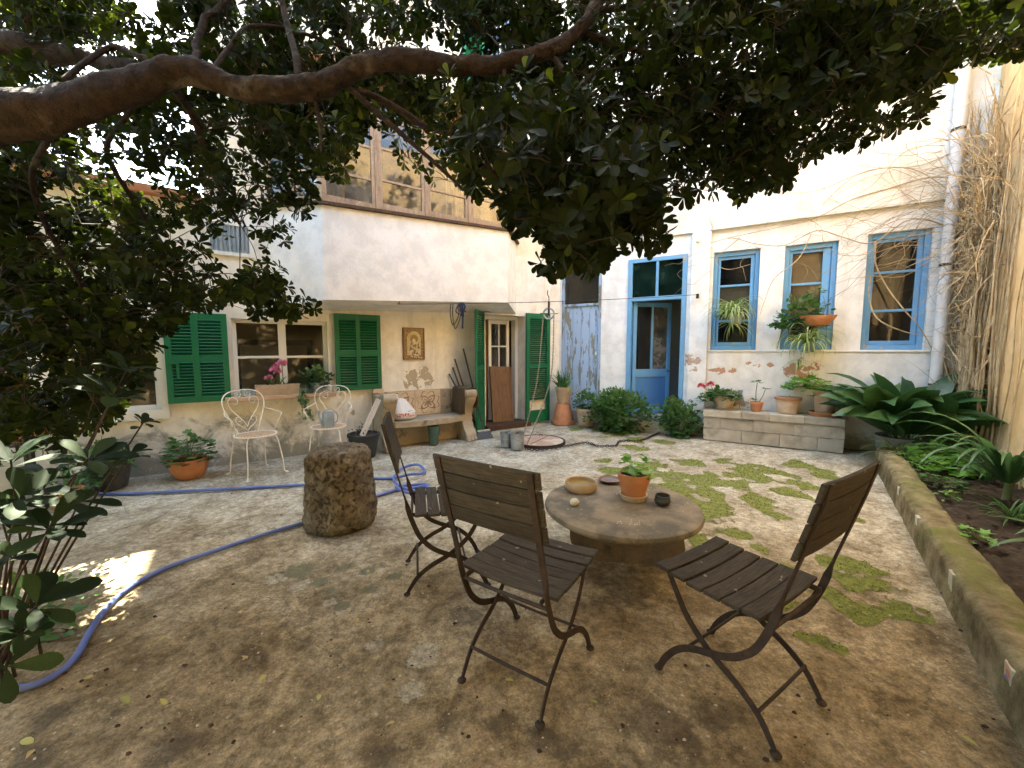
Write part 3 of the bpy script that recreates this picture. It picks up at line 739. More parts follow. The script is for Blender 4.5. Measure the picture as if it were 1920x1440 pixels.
def shutter(parent, w, h, loc, rotz, cols, sections, stile=0.055, th=0.034, stiff=None, lead=None):
    """sections: list of (z0, z1, number of slats or 0 for an open gap); the origin is the lower left corner, face towards -y"""
    n = len(cols) + 1
    xs_ = [0] + [w * c for c in cols] + [w]
    f = MB()
    f.box(0, stile, -th, 0, 0, h).box(w - stile, w, -th, 0, 0, h)
    for c in cols: f.box(w * c - stile * 0.55, w * c + stile * 0.55, -th - 0.002, 0.002, 0, h)
    spans = []
    for i in range(n):
        a = stile if i == 0 else w * cols[i - 1] + stile * 0.55
        b = w - stile if i == n - 1 else w * cols[i] - stile * 0.55
        spans.append((a, b))
    edges = [0.0]
    for z0, z1, k in sections: edges += [z0, z1]
    edges.append(h)
    for i in range(0, len(edges), 2):
        if edges[i + 1] - edges[i] > 0.005:
            for a, b in spans: f.box(a, b, -th + 0.002, -0.002, edges[i], edges[i + 1])
    s = obj('shutter', f, m_green, parent, loc=loc, rot=(0, 0, rotz), bevel=0.003)
    for a, b in spans:
        for z0, z1, k in sections:
            if not k: continue
            p = (z1 - z0) / k
            sm = MB().box(0, b - a - 0.002, -0.022, 0.022, -0.004, 0.004).mesh('slat'); sm.materials.append(m_green)
            for j in range(k):
                obj('slat', sm, None, s, loc=(a + 0.001, -th / 2, z0 + p * (j + 0.5)), rot=(rad(-38) + R.uniform(-0.05, 0.05), 0, 0))
    return s
# leaf pairs folded back against the wall either side of the window
s1 = shutter(house, 0.56, 0.99, (-5.66, -0.035, 0.76), rad(-1.5), [0.47], [(0.07, 0.45, 11), (0.53, 0.92, 11)])
obj('latch', MB().box(0.09, 0.115, -0.05, -0.036, 0.28, 0.45).box(0.02, 0.11, -0.05, -0.036, 0.43, 0.455), m_green, s1)
shutter(house, 0.60, 1.02, (-3.955, -0.035, 0.80), rad(1.0), [0.49], [(0.07, 0.46, 11), (0.54, 0.94, 11)])
# door
d1 = shutter(house, 0.545, 1.955, (-0.815, -0.03, 0.03), rad(0.5), [], [(0.22, 0.41, 0), (0.42, 0.99, 16), (1.06, 1.87, 22)], stile=0.075)
shutter(house, 0.56, 1.92, (-1.65, -0.03, 0.03), rad(-133), [], [(0.15, 0.99, 23), (1.06, 1.87, 22)], stile=0.065)
obj('shutter_stay', MB().tube([(-1.9, -0.25, 1.93), (-1.45, -0.03, 1.97)], 0.008, 5), m_iron, house)
obj('doorstep', MB().box(-1.66, -0.74, -0.12, 0.34, -0.05, 0.075), m_darkwood, house, bevel=0.01)
dl = MB(); dw, dh = 0.46, 1.80
dl.box(0, 0.06, -0.02, 0.02, 0, dh).box(dw - 0.06, dw, -0.02, 0.02, 0, dh).box(0.06, dw - 0.06, -0.02, 0.02, dh - 0.09, dh).box(0.06, dw - 0.06, -0.02, 0.02, 0.0, 0.14)
for z in (0.52, 0.87, 1.30): dl.box(0.06, dw - 0.06, -0.018, 0.018, z, z + 0.025)
dl.box(dw / 2 - 0.012, dw / 2 + 0.012, -0.018, 0.018, 0.14, dh - 0.09)
dleaf = obj('door', dl, m_whitewood, house, loc=(-1.37, 0.33, 0.09), rot=(0, 0, rad(4)), bevel=0.003)
for k, (z0, z1) in enumerate(((0.14, 0.52), (0.545, 0.87), (0.895, 1.30), (1.325, dh - 0.09))):
    for x0, x1 in ((0.06, dw / 2 - 0.012), (dw / 2 + 0.012, dw - 0.06)):
        obj('pane', MB().box(x0, x1, -0.003, 0.003, z0, z1), m_glass, dleaf)
obj('door_frame', MB().box(-0.86, -0.80, 0.22, 0.348, 0.08, 1.93).box(-1.62, -0.86, 0.22, 0.348, 1.87, 1.93), m_whitewood, house)
obj('door_back_panel', MB().box(-1.6, -1.42, 0.30, 0.345, 0.08, 1.86), m_orangewood, house)
obj('hall_partition', MB().box(-2.2, -0.3, 1.1, 1.16, 0.06, 2.69), m_orangewood, house)
pb_ = tag(obj('loose_board', MB().box(0, 0.40, 0, 0.03, 0, 0.98).box(0.4002, 0.43, -0.01, 0.05, 0.0, 0.97), m_darkwood), 'brown board leaning inside the open house door', 'board')
pb_.matrix_world = HM @ Matrix.Translation((-1.40, 0.12, 0.085)) @ Matrix.Rotation(rad(-9), 4, 'X') @ Matrix.Rotation(rad(2), 4, 'Y')
pb_.data.materials[0] = wood('brown_board', (0.10, 0.055, 0.028), (0.17, 0.095, 0.05), (8, 8, 1.2), rough=0.5, bump=0.15)

# bay
a, b, c, d = (-4.66, 0.0), (-4.14, -0.55), (-1.54, -0.55), (-1.0, 0.0)
zb = [1.84, 1.93, 2.07, 1.965]; zt = [3.02, 3.01, 3.13, 3.14]
pts = [a, b, c, d]
mbv = [(x, y - 0.002 if y == 0 else y, z) for (x, y), z in zip(pts, zb)] + [(x, y - 0.002 if y == 0 else y, z) for (x, y), z in zip(pts, zt)]
bw = MB().add(mbv, [(0, 1, 5, 4), (1, 2, 6, 5), (2, 3, 7, 6), (3, 2, 1), (3, 1, 0), (4, 5, 6), (4, 6, 7)])
bay = obj('bay_wall', bw, m_bay, house)
def tilt(x): return (x + 4.14) / 2.6 * 0.12
sl_ = MB()
def board(p, q, z0a, z0b, t, out):
    (x0, y0), (x1, y1) = p, q
    return [(x0, y0, z0a), (x1, y1, z0b), (x1, y1 + 0.16, z0b), (x0, y0 + 0.16, z0a), (x0, y0, z0a + t), (x1, y1, z0b + t), (x1, y1 + 0.16, z0b + t), (x0, y0 + 0.16, z0a + t)]
sl_.hexa(board((-4.17, -0.59), (-1.50, -0.59), 3.012, 3.132, 0.035, 0))
sl_.hexa(board((-4.70, -0.03), (-4.17, -0.59), 3.018, 3.012, 0.034, 0)); sl_.hexa(board((-1.50, -0.59), (-0.95, -0.03), 3.132, 3.14, 0.034, 0))
obj('bay_sill', sl_, m_darkwood, bay)
ZT = 4.52
def bay_face(p, q, z0p, z0q, nwin):
    p = Vector((*p, 0)); q = Vector((*q, 0)); L = (q - p).length; dirv = (q - p).normalized()
    fr = MB(); ww = L / nwin; ang = math.atan2(dirv.y, dirv.x)
    w = None
    def zz(x): return z0p + (z0q - z0p) * x / L
    for k in range(nwin + 1):
        x = min(max(k * ww, 0.025), L - 0.025)
        fr.box(x - 0.025, x + 0.025, 0.012, 0.072, zz(x), ZT)
    w = obj('bay_window', fr, m_baywood, house, loc=(p.x, p.y, 0), rot=(0, 0, ang), bevel=0.003)
    for k in range(nwin):
        x0 = k * ww + 0.026; x1 = (k + 1) * ww - 0.026; zb_ = zz((x0 + x1) / 2) + 0.004
        sash = MB()
        sash.box(x0, x0 + 0.04, 0.02, 0.06, zb_, ZT - 0.01).box(x1 - 0.04, x1, 0.02, 0.06, zb_, ZT - 0.01)
        sash.box(x0 + 0.04, x1 - 0.04, 0.02, 0.06, zb_, zb_ + 0.075).box(x0 + 0.04, x1 - 0.04, 0.02, 0.06, ZT - 0.07, ZT - 0.01)
        obj('sash', sash, m_baywood, w, bevel=0.003)
        zs_ = [zb_ + 0.075, zb_ + 0.36, zb_ + 0.74, zb_ + 1.10, ZT - 0.07]
        for z in zs_[1:-1]: obj('muntin', MB().box(x0 + 0.04, x1 - 0.04, 0.026, 0.054, z - 0.013, z + 0.013), m_baywood, w)
        for z0, z1 in zip(zs_, zs_[1:]): obj('pane', MB().box(x0 + 0.04, x1 - 0.04, 0.038, 0.042, z0 + (0.013 if z0 > zs_[0] else 0), z1 - (0.013 if z1 < zs_[-1] else 0)), m_glass_old, w)
bay_face((-4.66, -0.01), (-4.14, -0.555), 3.055, 3.05, 2)
bay_face((-4.14, -0.55), (-1.54, -0.55), 3.05, 3.17, 4)
bay_face((-1.54, -0.55), (-1.0, -0.01), 3.17, 3.178, 2)
obj('bay_roof', MB().prism([(-4.95, -0.003), (-4.26, -0.74), (-1.42, -0.74), (-0.75, -0.003)], ZT + 0.002, ZT + 0.10), m_baywood, house, bevel=0.01)
cu = MB()
for x0, x1 in ((-2.25, -1.95), (-4.05, -3.72)):
    cu.add([(x0 + (x1 - x0) * i / 12, 0.1 + 0.03 * math.sin(i * 1.7), z) for z in (3.25, 4.45) for i in range(13)], [(i, i + 1, 14 + i, 13 + i) for i in range(12)])
obj('curtain', cu, m_curtain, house)
# upper window with shutters
window(house, UPW[0], UPW[1], UPW[2], UPW[3], 0.1, [0.5], [0.33, 0.66], 0.05, 0.03, m_whitewood, m_glass)
shutter(house, 0.38, 1.75, (-0.85, -0.03, 5.38), rad(2), [], [(0.08, 0.82, 17), (0.9, 1.67, 17)])
shutter(house, 0.38, 1.75, (-2.02, -0.03, 5.38), rad(-2), [], [(0.08, 0.82, 17), (0.9, 1.67, 17)])
window(house, -3.9, -3.1, 6.0, 7.6, 0.1, [0.5], [0.5], 0.05, 0.03, m_whitewood, m_glass)
# louvred vent left of the bay
vt = obj('vent', MB().box(-5.25, -4.80, -0.03, -0.002, 2.42, 2.46).box(-5.25, -4.80, -0.03, -0.002, 2.76, 2.80).box(-5.25, -5.21, -0.03, -0.002, 2.46, 2.76).box(-4.84, -4.80, -0.03, -0.002, 2.46, 2.76), m_whitewood, house)
for k in range(9): obj('slat', MB().box(-5.205 + k * 0.041, -5.182 + k * 0.041, -0.025, -0.004, 2.461, 2.759), m_zincblue, vt)

# ------------------------------------------------------------------ annex
annex = thing('annex', 'whitewashed annex with blue doors and three blue windows above a stone ledge bench', 'building', CORNER, AROT)
AD1 = (0.05, 0.80, -0.1, 2.88); AD2 = (1.26, 2.19, -0.1, 2.86)
AW = [(2.56, 3.17, 1.34, 2.83), (3.47, 4.07, 1.35, 2.82), (4.37, 4.99, 1.345, 2.855)]
obj('lower_wall', wall_with_holes(0.0, 5.42, -0.1, 3.16, 0.32, [AD1, AD2] + AW), m_annex, annex)
obj('upper_wall', MB().box(-0.05, 5.42, -0.05, 0.32, 3.162, 7.6), m_annex_up, annex)
obj('pilaster', MB().box(2.25, 2.52, -0.05, -0.002, -0.1, 3.16), m_annex, annex, bevel=0.008)
obj('cornice', MB().box(2.522, 5.0, -0.075, -0.052, 3.15, 3.20), m_annex_up, annex, bevel=0.008)
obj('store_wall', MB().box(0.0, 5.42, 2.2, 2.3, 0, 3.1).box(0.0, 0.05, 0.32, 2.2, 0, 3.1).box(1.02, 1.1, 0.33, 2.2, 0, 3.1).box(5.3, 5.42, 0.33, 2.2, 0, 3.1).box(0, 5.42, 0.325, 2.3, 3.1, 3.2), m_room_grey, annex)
obj('passage_wall', MB().box(2.42, 2.5, 0.33, 2.19, 0.2, 3.09).box(1.12, 2.41, 1.5, 1.56, 0.2, 3.09), mat('passage_plaster', (0.55, 0.53, 0.5), (0.62, 0.6, 0.56), 2, 0.9, 0.1), annex)
obj('store_floor', MB().box(0.06, 5.3, 0.01, 2.19, 0.0, 0.2), m_blockstone, annex)
# plank door
pf = MB().box(0.052, 0.10, -0.015, 0.07, 0, 2.878).box(0.75, 0.798, -0.015, 0.07, 0, 2.878).box(0.10, 0.75, -0.013, 0.07, 2.83, 2.878).box(0.10, 0.75, -0.013, 0.07, 2.13, 2.175)
pdoor = obj('plank_door', pf, m_plank, annex, bevel=0.003, label='flaking pale blue plank door')
for k in range(4):
    x0 = 0.102 + k * 0.162
    obj('plank', MB().box(x0, x0 + 0.157, 0.012 + 0.004 * (k % 2), 0.045, 0.06, 2.128), m_plank, pdoor, bevel=0.004)
obj('pane', MB().box(0.10, 0.75, 0.03, 0.034, 2.176, 2.829), m_glass_dirty, pdoor)
obj('latch', MB().box(0.70, 0.735, -0.008, 0.01, 1.25, 1.31), m_whitewood, pdoor, bevel=0.004)
obj('door_blind', MB().box(0.10, 0.75, 0.2, 0.22, 2.1, 2.87), m_greyboard, annex)
# blue door
bf = MB().box(1.262, 1.335, -0.02, 0.09, 0.2, 2.858).box(2.12, 2.188, -0.02, 0.09, 0.2, 2.858).box(1.335, 2.12, -0.018, 0.09, 2.795, 2.858).box(1.335, 2.12, -0.018, 0.09, 2.16, 2.225)
bframe = obj('door_frame', bf, m_blue, annex, bevel=0.004)
obj('mullion', MB().box(1.715, 1.755, -0.012, 0.06, 2.226, 2.794), m_blue, bframe, bevel=0.003)
obj('pane', MB().box(1.336, 1.714, 0.02, 0.025, 2.226, 2.794), m_glass_green, bframe)
obj('pane', MB().box(1.756, 2.119, 0.02, 0.025, 2.226, 2.794), m_glass_green, bframe)
lw, lh = 0.76, 1.95
lf = MB().box(0, 0.07, -0.02, 0.02, 0, lh).box(lw - 0.07, lw, -0.02, 0.02, 0, lh).box(0.07, lw - 0.07, -0.02, 0.02, lh - 0.07, lh).box(0.07, lw - 0.07, -0.02, 0.02, 0.66, 0.80).box(0.07, lw - 0.07, -0.02, 0.02, 0, 0.12)
leaf = obj('door', lf, m_blue, annex, loc=(1.345, 0.06, 0.205), rot=(0, 0, rad(46)), bevel=0.004, label='blue door leaf standing open inwards')
obj('mullion', MB().box(lw / 2 - 0.02, lw / 2 + 0.02, -0.018, 0.018, 0.80, lh - 0.07), m_blue, leaf, bevel=0.003)
obj('panel', MB().box(0.07, lw - 0.07, -0.008, 0.008, 0.12, 0.66), m_bluedark, leaf)
obj('pane', MB().box(0.07, lw / 2 - 0.02, -0.003, 0.003, 0.80, lh - 0.07), m_glass_dirty, leaf)
obj('pane', MB().box(lw / 2 + 0.02, lw - 0.07, -0.003, 0.003, 0.80, lh - 0.07), glass('frosted_glass', (0.6, 0.58, 0.5), 0.7, 0.75, (0.42, 0.36, 0.28)), leaf)
obj('handle', MB().tube([(lw - 0.035, -0.02, 0.76), (lw - 0.035, -0.06, 0.76), (lw - 0.09, -0.065, 0.76)], 0.009, 6), m_iron, leaf)
obj('doorstep', rough_up(dense_box(1.2, 2.24, -0.30, 0.0, -0.05, 0.19, 12, 4, 3), 0.008, 6), m_blockstone, annex, smooth=40)
bk = thing('black_bin', 'black plastic bin inside the doorway beside the blue door leaf', 'bin', A(2.05, 0.75, 0.2))
obj('body', MB().lathe([(0, 0), (0.10, 0), (0.13, 0.30), (0.125, 0.30), (0.1, 0.02), (0, 0.02)], 20), m_plastic, bk, smooth=40)
obj('rim', MB().lathe([(0.128, 0.27), (0.145, 0.275), (0.145, 0.305), (0.126, 0.305), (0.128, 0.27)], 20), m_plastic, bk, smooth=40)
# windows
def blue_window(hole, rows, glasses, sash_l=0.035, sash_r=0.05):
    x0, x1, z0, z1 = hole
    y = 0.10
    f = MB().box(x0 + 0.002, x0 + 0.06, y - 0.05, y + 0.05, z0 + 0.002, z1 - 0.002).box(x1 - 0.06, x1 - 0.002, y - 0.05, y + 0.05, z0 + 0.002, z1 - 0.002)
    f.box(x0 + 0.06, x1 - 0.06, y - 0.05, y + 0.05, z1 - 0.07, z1 - 0.002).box(x0 + 0.06, x1 - 0.06, y - 0.05, y + 0.05, z0 + 0.002, z0 + 0.07)
    w = obj('window', f, m_blue, annex, bevel=0.005)
    a, b, c, d = x0 + 0.063, x1 - 0.063, z0 + 0.073, z1 - 0.073
    s = MB().box(a, a + sash_l, y - 0.02, y + 0.03, c, d).box(b - sash_r, b, y - 0.02, y + 0.03, c, d).box(a + sash_l, b - sash_r, y - 0.02, y + 0.03, d - 0.04, d).box(a + sash_l, b - sash_r, y - 0.02, y + 0.03, c, c + 0.045)
    obj('sash', s, m_blue, w, bevel=0.004)
    zs_ = [c + 0.045] + [z0 + (z1 - z0) * r for r in rows] + [d - 0.04]
    for z in zs_[1:-1]: obj('muntin', MB().box(a + sash_l, b - sash_r, y - 0.012, y + 0.024, z - 0.016, z + 0.016), m_blue, w, bevel=0.003)
    for j in range(len(zs_) - 1):
        z0_, z1_ = zs_[j] + (0.016 if j else 0), zs_[j + 1] - (0.016 if j < len(zs_) - 2 else 0)
        obj('pane', MB().box(a + sash_l, b - sash_r, y + 0.004, y + 0.008, z0_, z1_), m_glass if glasses[j] else m_glass_dirty, w)
        if glasses[j]: obj('backing_board', MB().box(a + sash_l - 0.01, b - sash_r + 0.01, y + 0.034, y + 0.045, z0_ - 0.01, z1_ + 0.01), glasses[j], w)
    return w
blue_window(AW[0], [0.30, 0.66], [None, m_greyboard, None])
blue_window(AW[1], [0.28, 0.63], [None, m_board, m_board], sash_r=0.09)
blue_window(AW[2], [0.34, 0.67], [None, None, None])
obj('sill_line', MB().box(2.53, 5.05, -0.018, -0.002, 1.315, 1.338), m_annex, annex, bevel=0.004)
blb = obj('lamp_holder', MB().lathe([(0, 0.05), (0.022, 0.05), (0.025, 0.0), (0, 0.0)], 12, (2.33, -0.11, 3.06)).tube([(2.33, -0.05, 3.12), (2.33, -0.11, 3.12), (2.33, -0.11, 3.10)], 0.006, 5), m_whitewood, annex, smooth=40)
obj('bulb', MB().lathe([(0, -0.08), (0.02, -0.075), (0.032, -0.05), (0.03, -0.03), (0.016, 0.0), (0, 0.0)], 14, (2.33, -0.11, 3.06)), m_bulb, blb, smooth=60)
dp = MB().tube([(5.09, -0.125, 0.05), (5.09, -0.125, 7.4)], 0.06, 14)
pipe = obj('drainpipe', dp, m_pipe, annex, smooth=50)
for z in (0.9, 2.35, 3.9): obj('pipe_clip', MB().lathe([(0.061, 0), (0.068, 0), (0.068, 0.03), (0.061, 0.03)], 14, (5.09, -0.125, z)), m_iron, pipe)
# ------------------------------------------------------------------ garden wall, kerb, soil
gw = tag(obj('garden_wall', MB().box(-0.05, 13, 0, 0.35, -0.2, 6.6), m_gwall, None, loc=WCORNER, rot=(0, 0, WROT)), 'tall ochre plastered garden wall on the right, covered with dry vines', 'wall')
KY0, KY1 = -0.896, -0.70
kb = MB(); prof = [(KY0 - 0.01, -0.05), (KY0, 0.08), (KY0 + 0.005, 0.17), (KY0 + 0.03, 0.20), (KY0 + 0.10, 0.208), (KY1 - 0.02, 0.20), (KY1, 0.17), (KY1, -0.05)]
prof = [(float(np.interp(t_, range(len(prof)), [p_[0] for p_ in prof])), float(np.interp(t_, range(len(prof)), [p_[1] for p_ in prof]))) for t_ in np.linspace(0, len(prof) - 1, 26)]
nk = 400
for i in range(nk):
    x = 0.95 + i * 0.02
    sag = 0.015 * math.sin(x * 1.3) + 0.02 * mnoise.noise((x * 2, 0, 0)) - 0.02 * max(0, mnoise.noise((x * 5, 4, 0)))
    for (y, z) in prof:
        kb.v.append((x, y + 0.004 * mnoise.noise((x * 3, y * 8, z * 8)) + 0.004 * mnoise.noise((x * 34, y * 34, z * 34 + 5)), z + (sag if z > 0.1 else 0) + 0.012 * mnoise.noise((x * 6, y * 9, 7)) + 0.006 * mnoise.noise((x * 30, y * 30, z * 30))))
m_ = len(prof)
for i in range(nk - 1):
    for k in range(m_ - 1):
        kb.f.append((i * m_ + k, (i + 1) * m_ + k, (i + 1) * m_ + k + 1, i * m_ + k + 1))
kb.f.append(tuple(range(m_ - 1, -1, -1))); kb.f.append(tuple((nk - 1) * m_ + k for k in range(m_)))
kb.f = [f[::-1] for f in kb.f]
kerb = thing('planter_kerb', 'low mossy stone kerb of the planting bed on the right with small painted tiles', 'kerb', WCORNER, WROT)
obj('kerb_wall', kb, m_kerb, kerb, smooth=50)
for i, (px, py) in enumerate(((1879, 1273), (1781, 1093), (1718, 984), (1676, 925))):
    q = WM.inverted() @ on(px, py, 0.105)
    obj('tile', MB().box(-0.036, 0.036, -0.001, 0.02, -0.055, 0.06), m_kerbtile(i), kerb, loc=(q.x, KY0 + 0.002, 0.108), rot=(rad(2), 0, 0), bevel=0.003)
so = MB(); nsx, nsy = 180, 22
for i in range(nsx):
    for j in range(nsy):
        x = -0.02 + i * 0.05; y = KY1 - 0.03 + (0.02 - KY1 + 0.03) * j / (nsy - 1)
        so.v.append((x, y, 0.10 + 0.03 * j / nsy + 0.03 * mnoise.noise((x * 3, y * 3, 0)) + 0.022 * mnoise.noise((x * 12, y * 12, 0)) + 0.012 * mnoise.noise((x * 30, y * 30, 0))))
for i in range(nsx - 1):
    for j in range(nsy - 1):
        so.f.append((i * nsy + j, (i + 1) * nsy + j, (i + 1) * nsy + j + 1, i * nsy + j + 1))
m_bed = mat('garden_soil', (0.028, 0.018, 0.011), (0.065, 0.042, 0.026), 14, 0.95, 1.0, 50, 0.015, c3=(0.10, 0.075, 0.05), s3=9, t3=(0.56, 0.7), vary=0)
s_ = obj('soil', so, m_bed, None, loc=WCORNER, rot=(0, 0, WROT), smooth=60); s_['kind'] = 'structure'

# ------------------------------------------------------------------ dark wall added unseen behind the viewer, to keep the foreground in shade
rw = tag(obj('added_rear_wall', MB().box(-14, 8.5, -5.2, -4.8, -0.2, 8.0), mat('rear_wall_dark', (0.04, 0.05, 0.025), (0.10, 0.11, 0.06), 6, 0.9, 0.6), None), 'added dark wall, unseen behind the viewer, that keeps the foreground in shade', 'wall')
# ------------------------------------------------------------------ leaf and plant builders
def template(ts, ws, cup=0.06, curl=0.0):
    """outline along x from 0 to 1, half widths ws at ts; first and last are points"""
    n = len(ts); v = [(t, 0, -curl * t * t) for t in ts]; l = []; r = []
    for t, w in list(zip(ts, ws))[1:-1]:
        l.append(len(v)); v.append((t, w, cup * w / max(ws) - curl * t * t))
    for t, w in list(zip(ts, ws))[1:-1]:
        r.append(len(v)); v.append((t, -w, cup * w / max(ws) - curl * t * t))
    f = []
    for side, s in ((l, 1), (r, -1)):
        def q(*a): f.append(a if s > 0 else a[::-1])
        q(0, 1, side[0])
        for i in range(1, n - 2):
            q(i, i + 1, side[i]); q(i, side[i], side[i - 1])
        q(n - 2, n - 1, side[-1])
    return np.array(v, float), np.array(f, int)
OBOV = template([0, .16, .5, .76, .93, 1], [0, .045, .16, .215, .14, 0], 0.07, 0.10)
SHRUBL = template([0, .12, .3, .5, .68, .84, .95, 1], [0, .035, .10, .165, .205, .185, .105, 0], 0.06, 0.18)
OBOV_LOW = template([0, .45, .85, 1], [0, .16, .2, 0], 0.07, 0.10)
LANCE = template([0, .12, .35, .6, .82, 1], [0, .07, .12, .115, .06, 0], 0.04, 0.25)
OVAL = template([0, .2, .5, .8, 1], [0, .17, .25, .19, 0], 0.06, 0.15)
def round_tmpl(lobes=5, n=15, notch=0.18):
    v = [(0.0, 0, 0), (0.45, 0, -0.04)]; f = []
    for i in range(n):
        a = math.pi * (-1 + 0.06 + 1.88 * i / (n - 1))
        r = 0.5 * (1 - notch * (0.5 + 0.5 * math.cos(a * lobes)))
        v.append((0.45 + r * math.cos(a), r * math.sin(a) * 1.08, 0.10 * (abs(math.sin(a * 2.5)) - 0.3)))
    for i in range(n - 1): f.append((1, 2 + i, 3 + i))
    f.append((1, 0, 2)); f.append((1, 1 + n, 0))
    return np.array(v, float), np.array(f, int)
ROUND = round_tmpl()
LOBED = round_tmpl(5, 16, 0.5)
class LM:
    def __init__(s): s.V = []; s.F = []; s.K = []; s.n = 0
    def leaves(s, tm, pos, dirs, ups, L, W=None, rnd=None):
        tv, tf = tm
        pos = np.asarray(pos, float).reshape(-1, 3); dirs = np.asarray(dirs, float).reshape(-1, 3); ups = np.asarray(ups, float).reshape(-1, 3)
        N = len(pos); L = np.broadcast_to(np.asarray(L, float), (N,)); W = L if W is None else np.broadcast_to(np.asarray(W, float), (N,))
        d = dirs / np.linalg.norm(dirs, axis=1, keepdims=True)
        y = np.cross(ups, d); ln = np.linalg.norm(y, axis=1, keepdims=True)
        y = np.where(ln > 1e-5, y / np.maximum(ln, 1e-9), np.array([[0.0, 1, 0]])); z = np.cross(d, y)
        v = pos[:, None, :] + tv[None, :, 0:1] * d[:, None, :] * L[:, None, None] + tv[None, :, 1:2] * y[:, None, :] * W[:, None, None] + tv[None, :, 2:3] * z[:, None, :] * L[:, None, None]
        f = tf[None] + (np.arange(N) * len(tv))[:, None, None] + s.n
        s.V.append(v.reshape(-1, 3)); s.F.append(f.reshape(-1, 3)); s.n += N * len(tv)
        k = rng.random(N) if rnd is None else np.broadcast_to(rnd, (N,))
        s.K.append(np.repeat(k, len(tv)))
        return s
    def blade(s, p0, az, el, L, w, droop=1.6, n=8, fold=0.15, rnd=None, prof=None):
        p = np.array(p0, float); e = el; pts = []; vs_ = []
        side = np.array([-math.sin(az), math.cos(az), 0])
        for i in range(n + 1):
            t = i / n
            wd = w * (prof(t) if prof else min(1, 0.5 + 1.6 * t) * (1 - t ** 3) if i < n else 0.02)
            dv = np.array([math.cos(az) * math.cos(e), math.sin(az) * math.cos(e), math.sin(e)])
            up = np.cross(dv, side); up = up if up[2] > 0 else -up
            vs_ += [p + side * wd / 2 + up * fold * wd, p, p - side * wd / 2 + up * fold * wd]
            p = p + dv * L / n
            e -= droop / n * (0.35 + 1.3 * t)
        f = []
        for i in range(n):
            a = i * 3
            for k in (0, 1): f += [(a + k, a + k + 1, a + 4 + k), (a + k, a + 4 + k, a + 3 + k)]
        s.V.append(np.array(vs_)); s.F.append(np.array(f) + s.n); s.n += len(vs_)
        s.K.append(np.full(len(vs_), R.random() if rnd is None else rnd))
        return s
    def mesh(s, name, material):
        V = np.concatenate(s.V); F = np.concatenate(s.F).astype(np.int32); K = np.concatenate(s.K).astype(np.float32)
        me = bpy.data.meshes.new(name)
        me.vertices.add(len(V)); me.vertices.foreach_set('co', V.ravel())
        me.loops.add(F.size); me.loops.foreach_set('vertex_index', F.ravel())
        me.polygons.add(len(F)); me.polygons.foreach_set('loop_start', np.arange(0, F.size, 3, dtype=np.int32))
        me.update(calc_edges=True)
        me.polygons.foreach_set('use_smooth', [True] * len(F))
        a = me.attributes.new('rnd', 'FLOAT', 'POINT'); a.data.foreach_set('value', K)
        me.materials.append(material)
        return me
def unit(N):
    v = rng.normal(size=(N, 3)); return v / np.linalg.norm(v, axis=1, keepdims=True)
def dome_plant(parent, c, r, h, n, leaf, material, tm=ROUND, stems=True, base=None, up=0.7, flat=0.0, squash=1.0, part='foliage'):
    """leaves held out on stalks over a dome; c = centre at the soil"""
    c = np.array(c, float); d = unit(n); d[:, 2] = np.abs(d[:, 2]) * (1 - flat) - flat * 0.2
    k = rng.uniform(0.45, 1.0, (n, 1)) ** 0.6
    pos = c + d * k * np.array([r, r * squash, h])
    nrm = d * (1 - up) + np.array([0, 0, up]) + 0.25 * unit(n)
    dirs = d * np.array([1, 1, 0.15]) + 0.5 * unit(n) * np.array([1, 1, 0.4])
    lm = LM().leaves(tm, pos - 0.3 * leaf * dirs, dirs, nrm, leaf * rng.uniform(0.6, 1.15, n), rnd=np.clip(0.25 + 0.5 * d[:, 2] + rng.normal(0, 0.2, n), 0, 1))
    obj(part, lm.mesh(part, material), None, parent, kind='stuff')
    if stems:
        st = MB(); b = Vector(base if base is not None else c)
        for i in range(0, n, max(1, n // 26)):
            q = Vector(pos[i]); st.tube([b + Vector((R.uniform(-.3, .3) * r * .4, R.uniform(-.3, .3) * r * .4, 0)), (b + q) / 2 + Vector((0, 0, h * 0.12)), q], [leaf * 0.045, leaf * 0.03, leaf * 0.02], 4, False)
        obj('stem', st, m_herb_stem, parent)
    return lm
m_herb_stem = mat('green_stem', (0.10, 0.14, 0.045), (0.17, 0.17, 0.07), 12, 0.7, 0)
def pot(parent, rt, rb, h, rim=0.03, out=0.008, material=None, c=(0, 0, 0), soil=True, n=32, wall=0.012, name='pot', belly=0.0):
    z = c[2]
    prof = [(0, 0), (rb * 0.96, 0), (rb, 0.006)]
    for k in range(1, 6):
        t = k / 6; prof.append((rb + (rt - rb) * t + belly * math.sin(math.pi * t), (h - rim) * t))
    prof += [(rt - 0.002, h - rim), (rt + out, h - rim + 0.003), (rt + out, h - 0.005), (rt + out - 0.005, h), (rt - wall, h), (rt - wall - 0.004, h - 0.03), (rb - wall, 0.02), (0, 0.02)]
    p = obj(name, MB().lathe(prof, n, c, 0.02, R.random() * 9), material, parent, smooth=35)
    if soil:
        so_ = MB().lathe([(rt - wall - 0.001, h - 0.025), ((rt - wall) * 0.6, h - 0.018), (0, h - 0.02)], 20, c, 0.0)
        obj('soil', so_, m_soil, parent, smooth=60)
    return p
def saucer(parent, r, h, material, c=(0, 0, 0), name='saucer'):
    return obj(name, MB().lathe([(0, 0), (r * 0.85, 0), (r, h * 0.9), (r * 0.99, h), (r - 0.012, h), (r * 0.82, 0.012), (0, 0.012)], 28, c), material, parent, smooth=35)
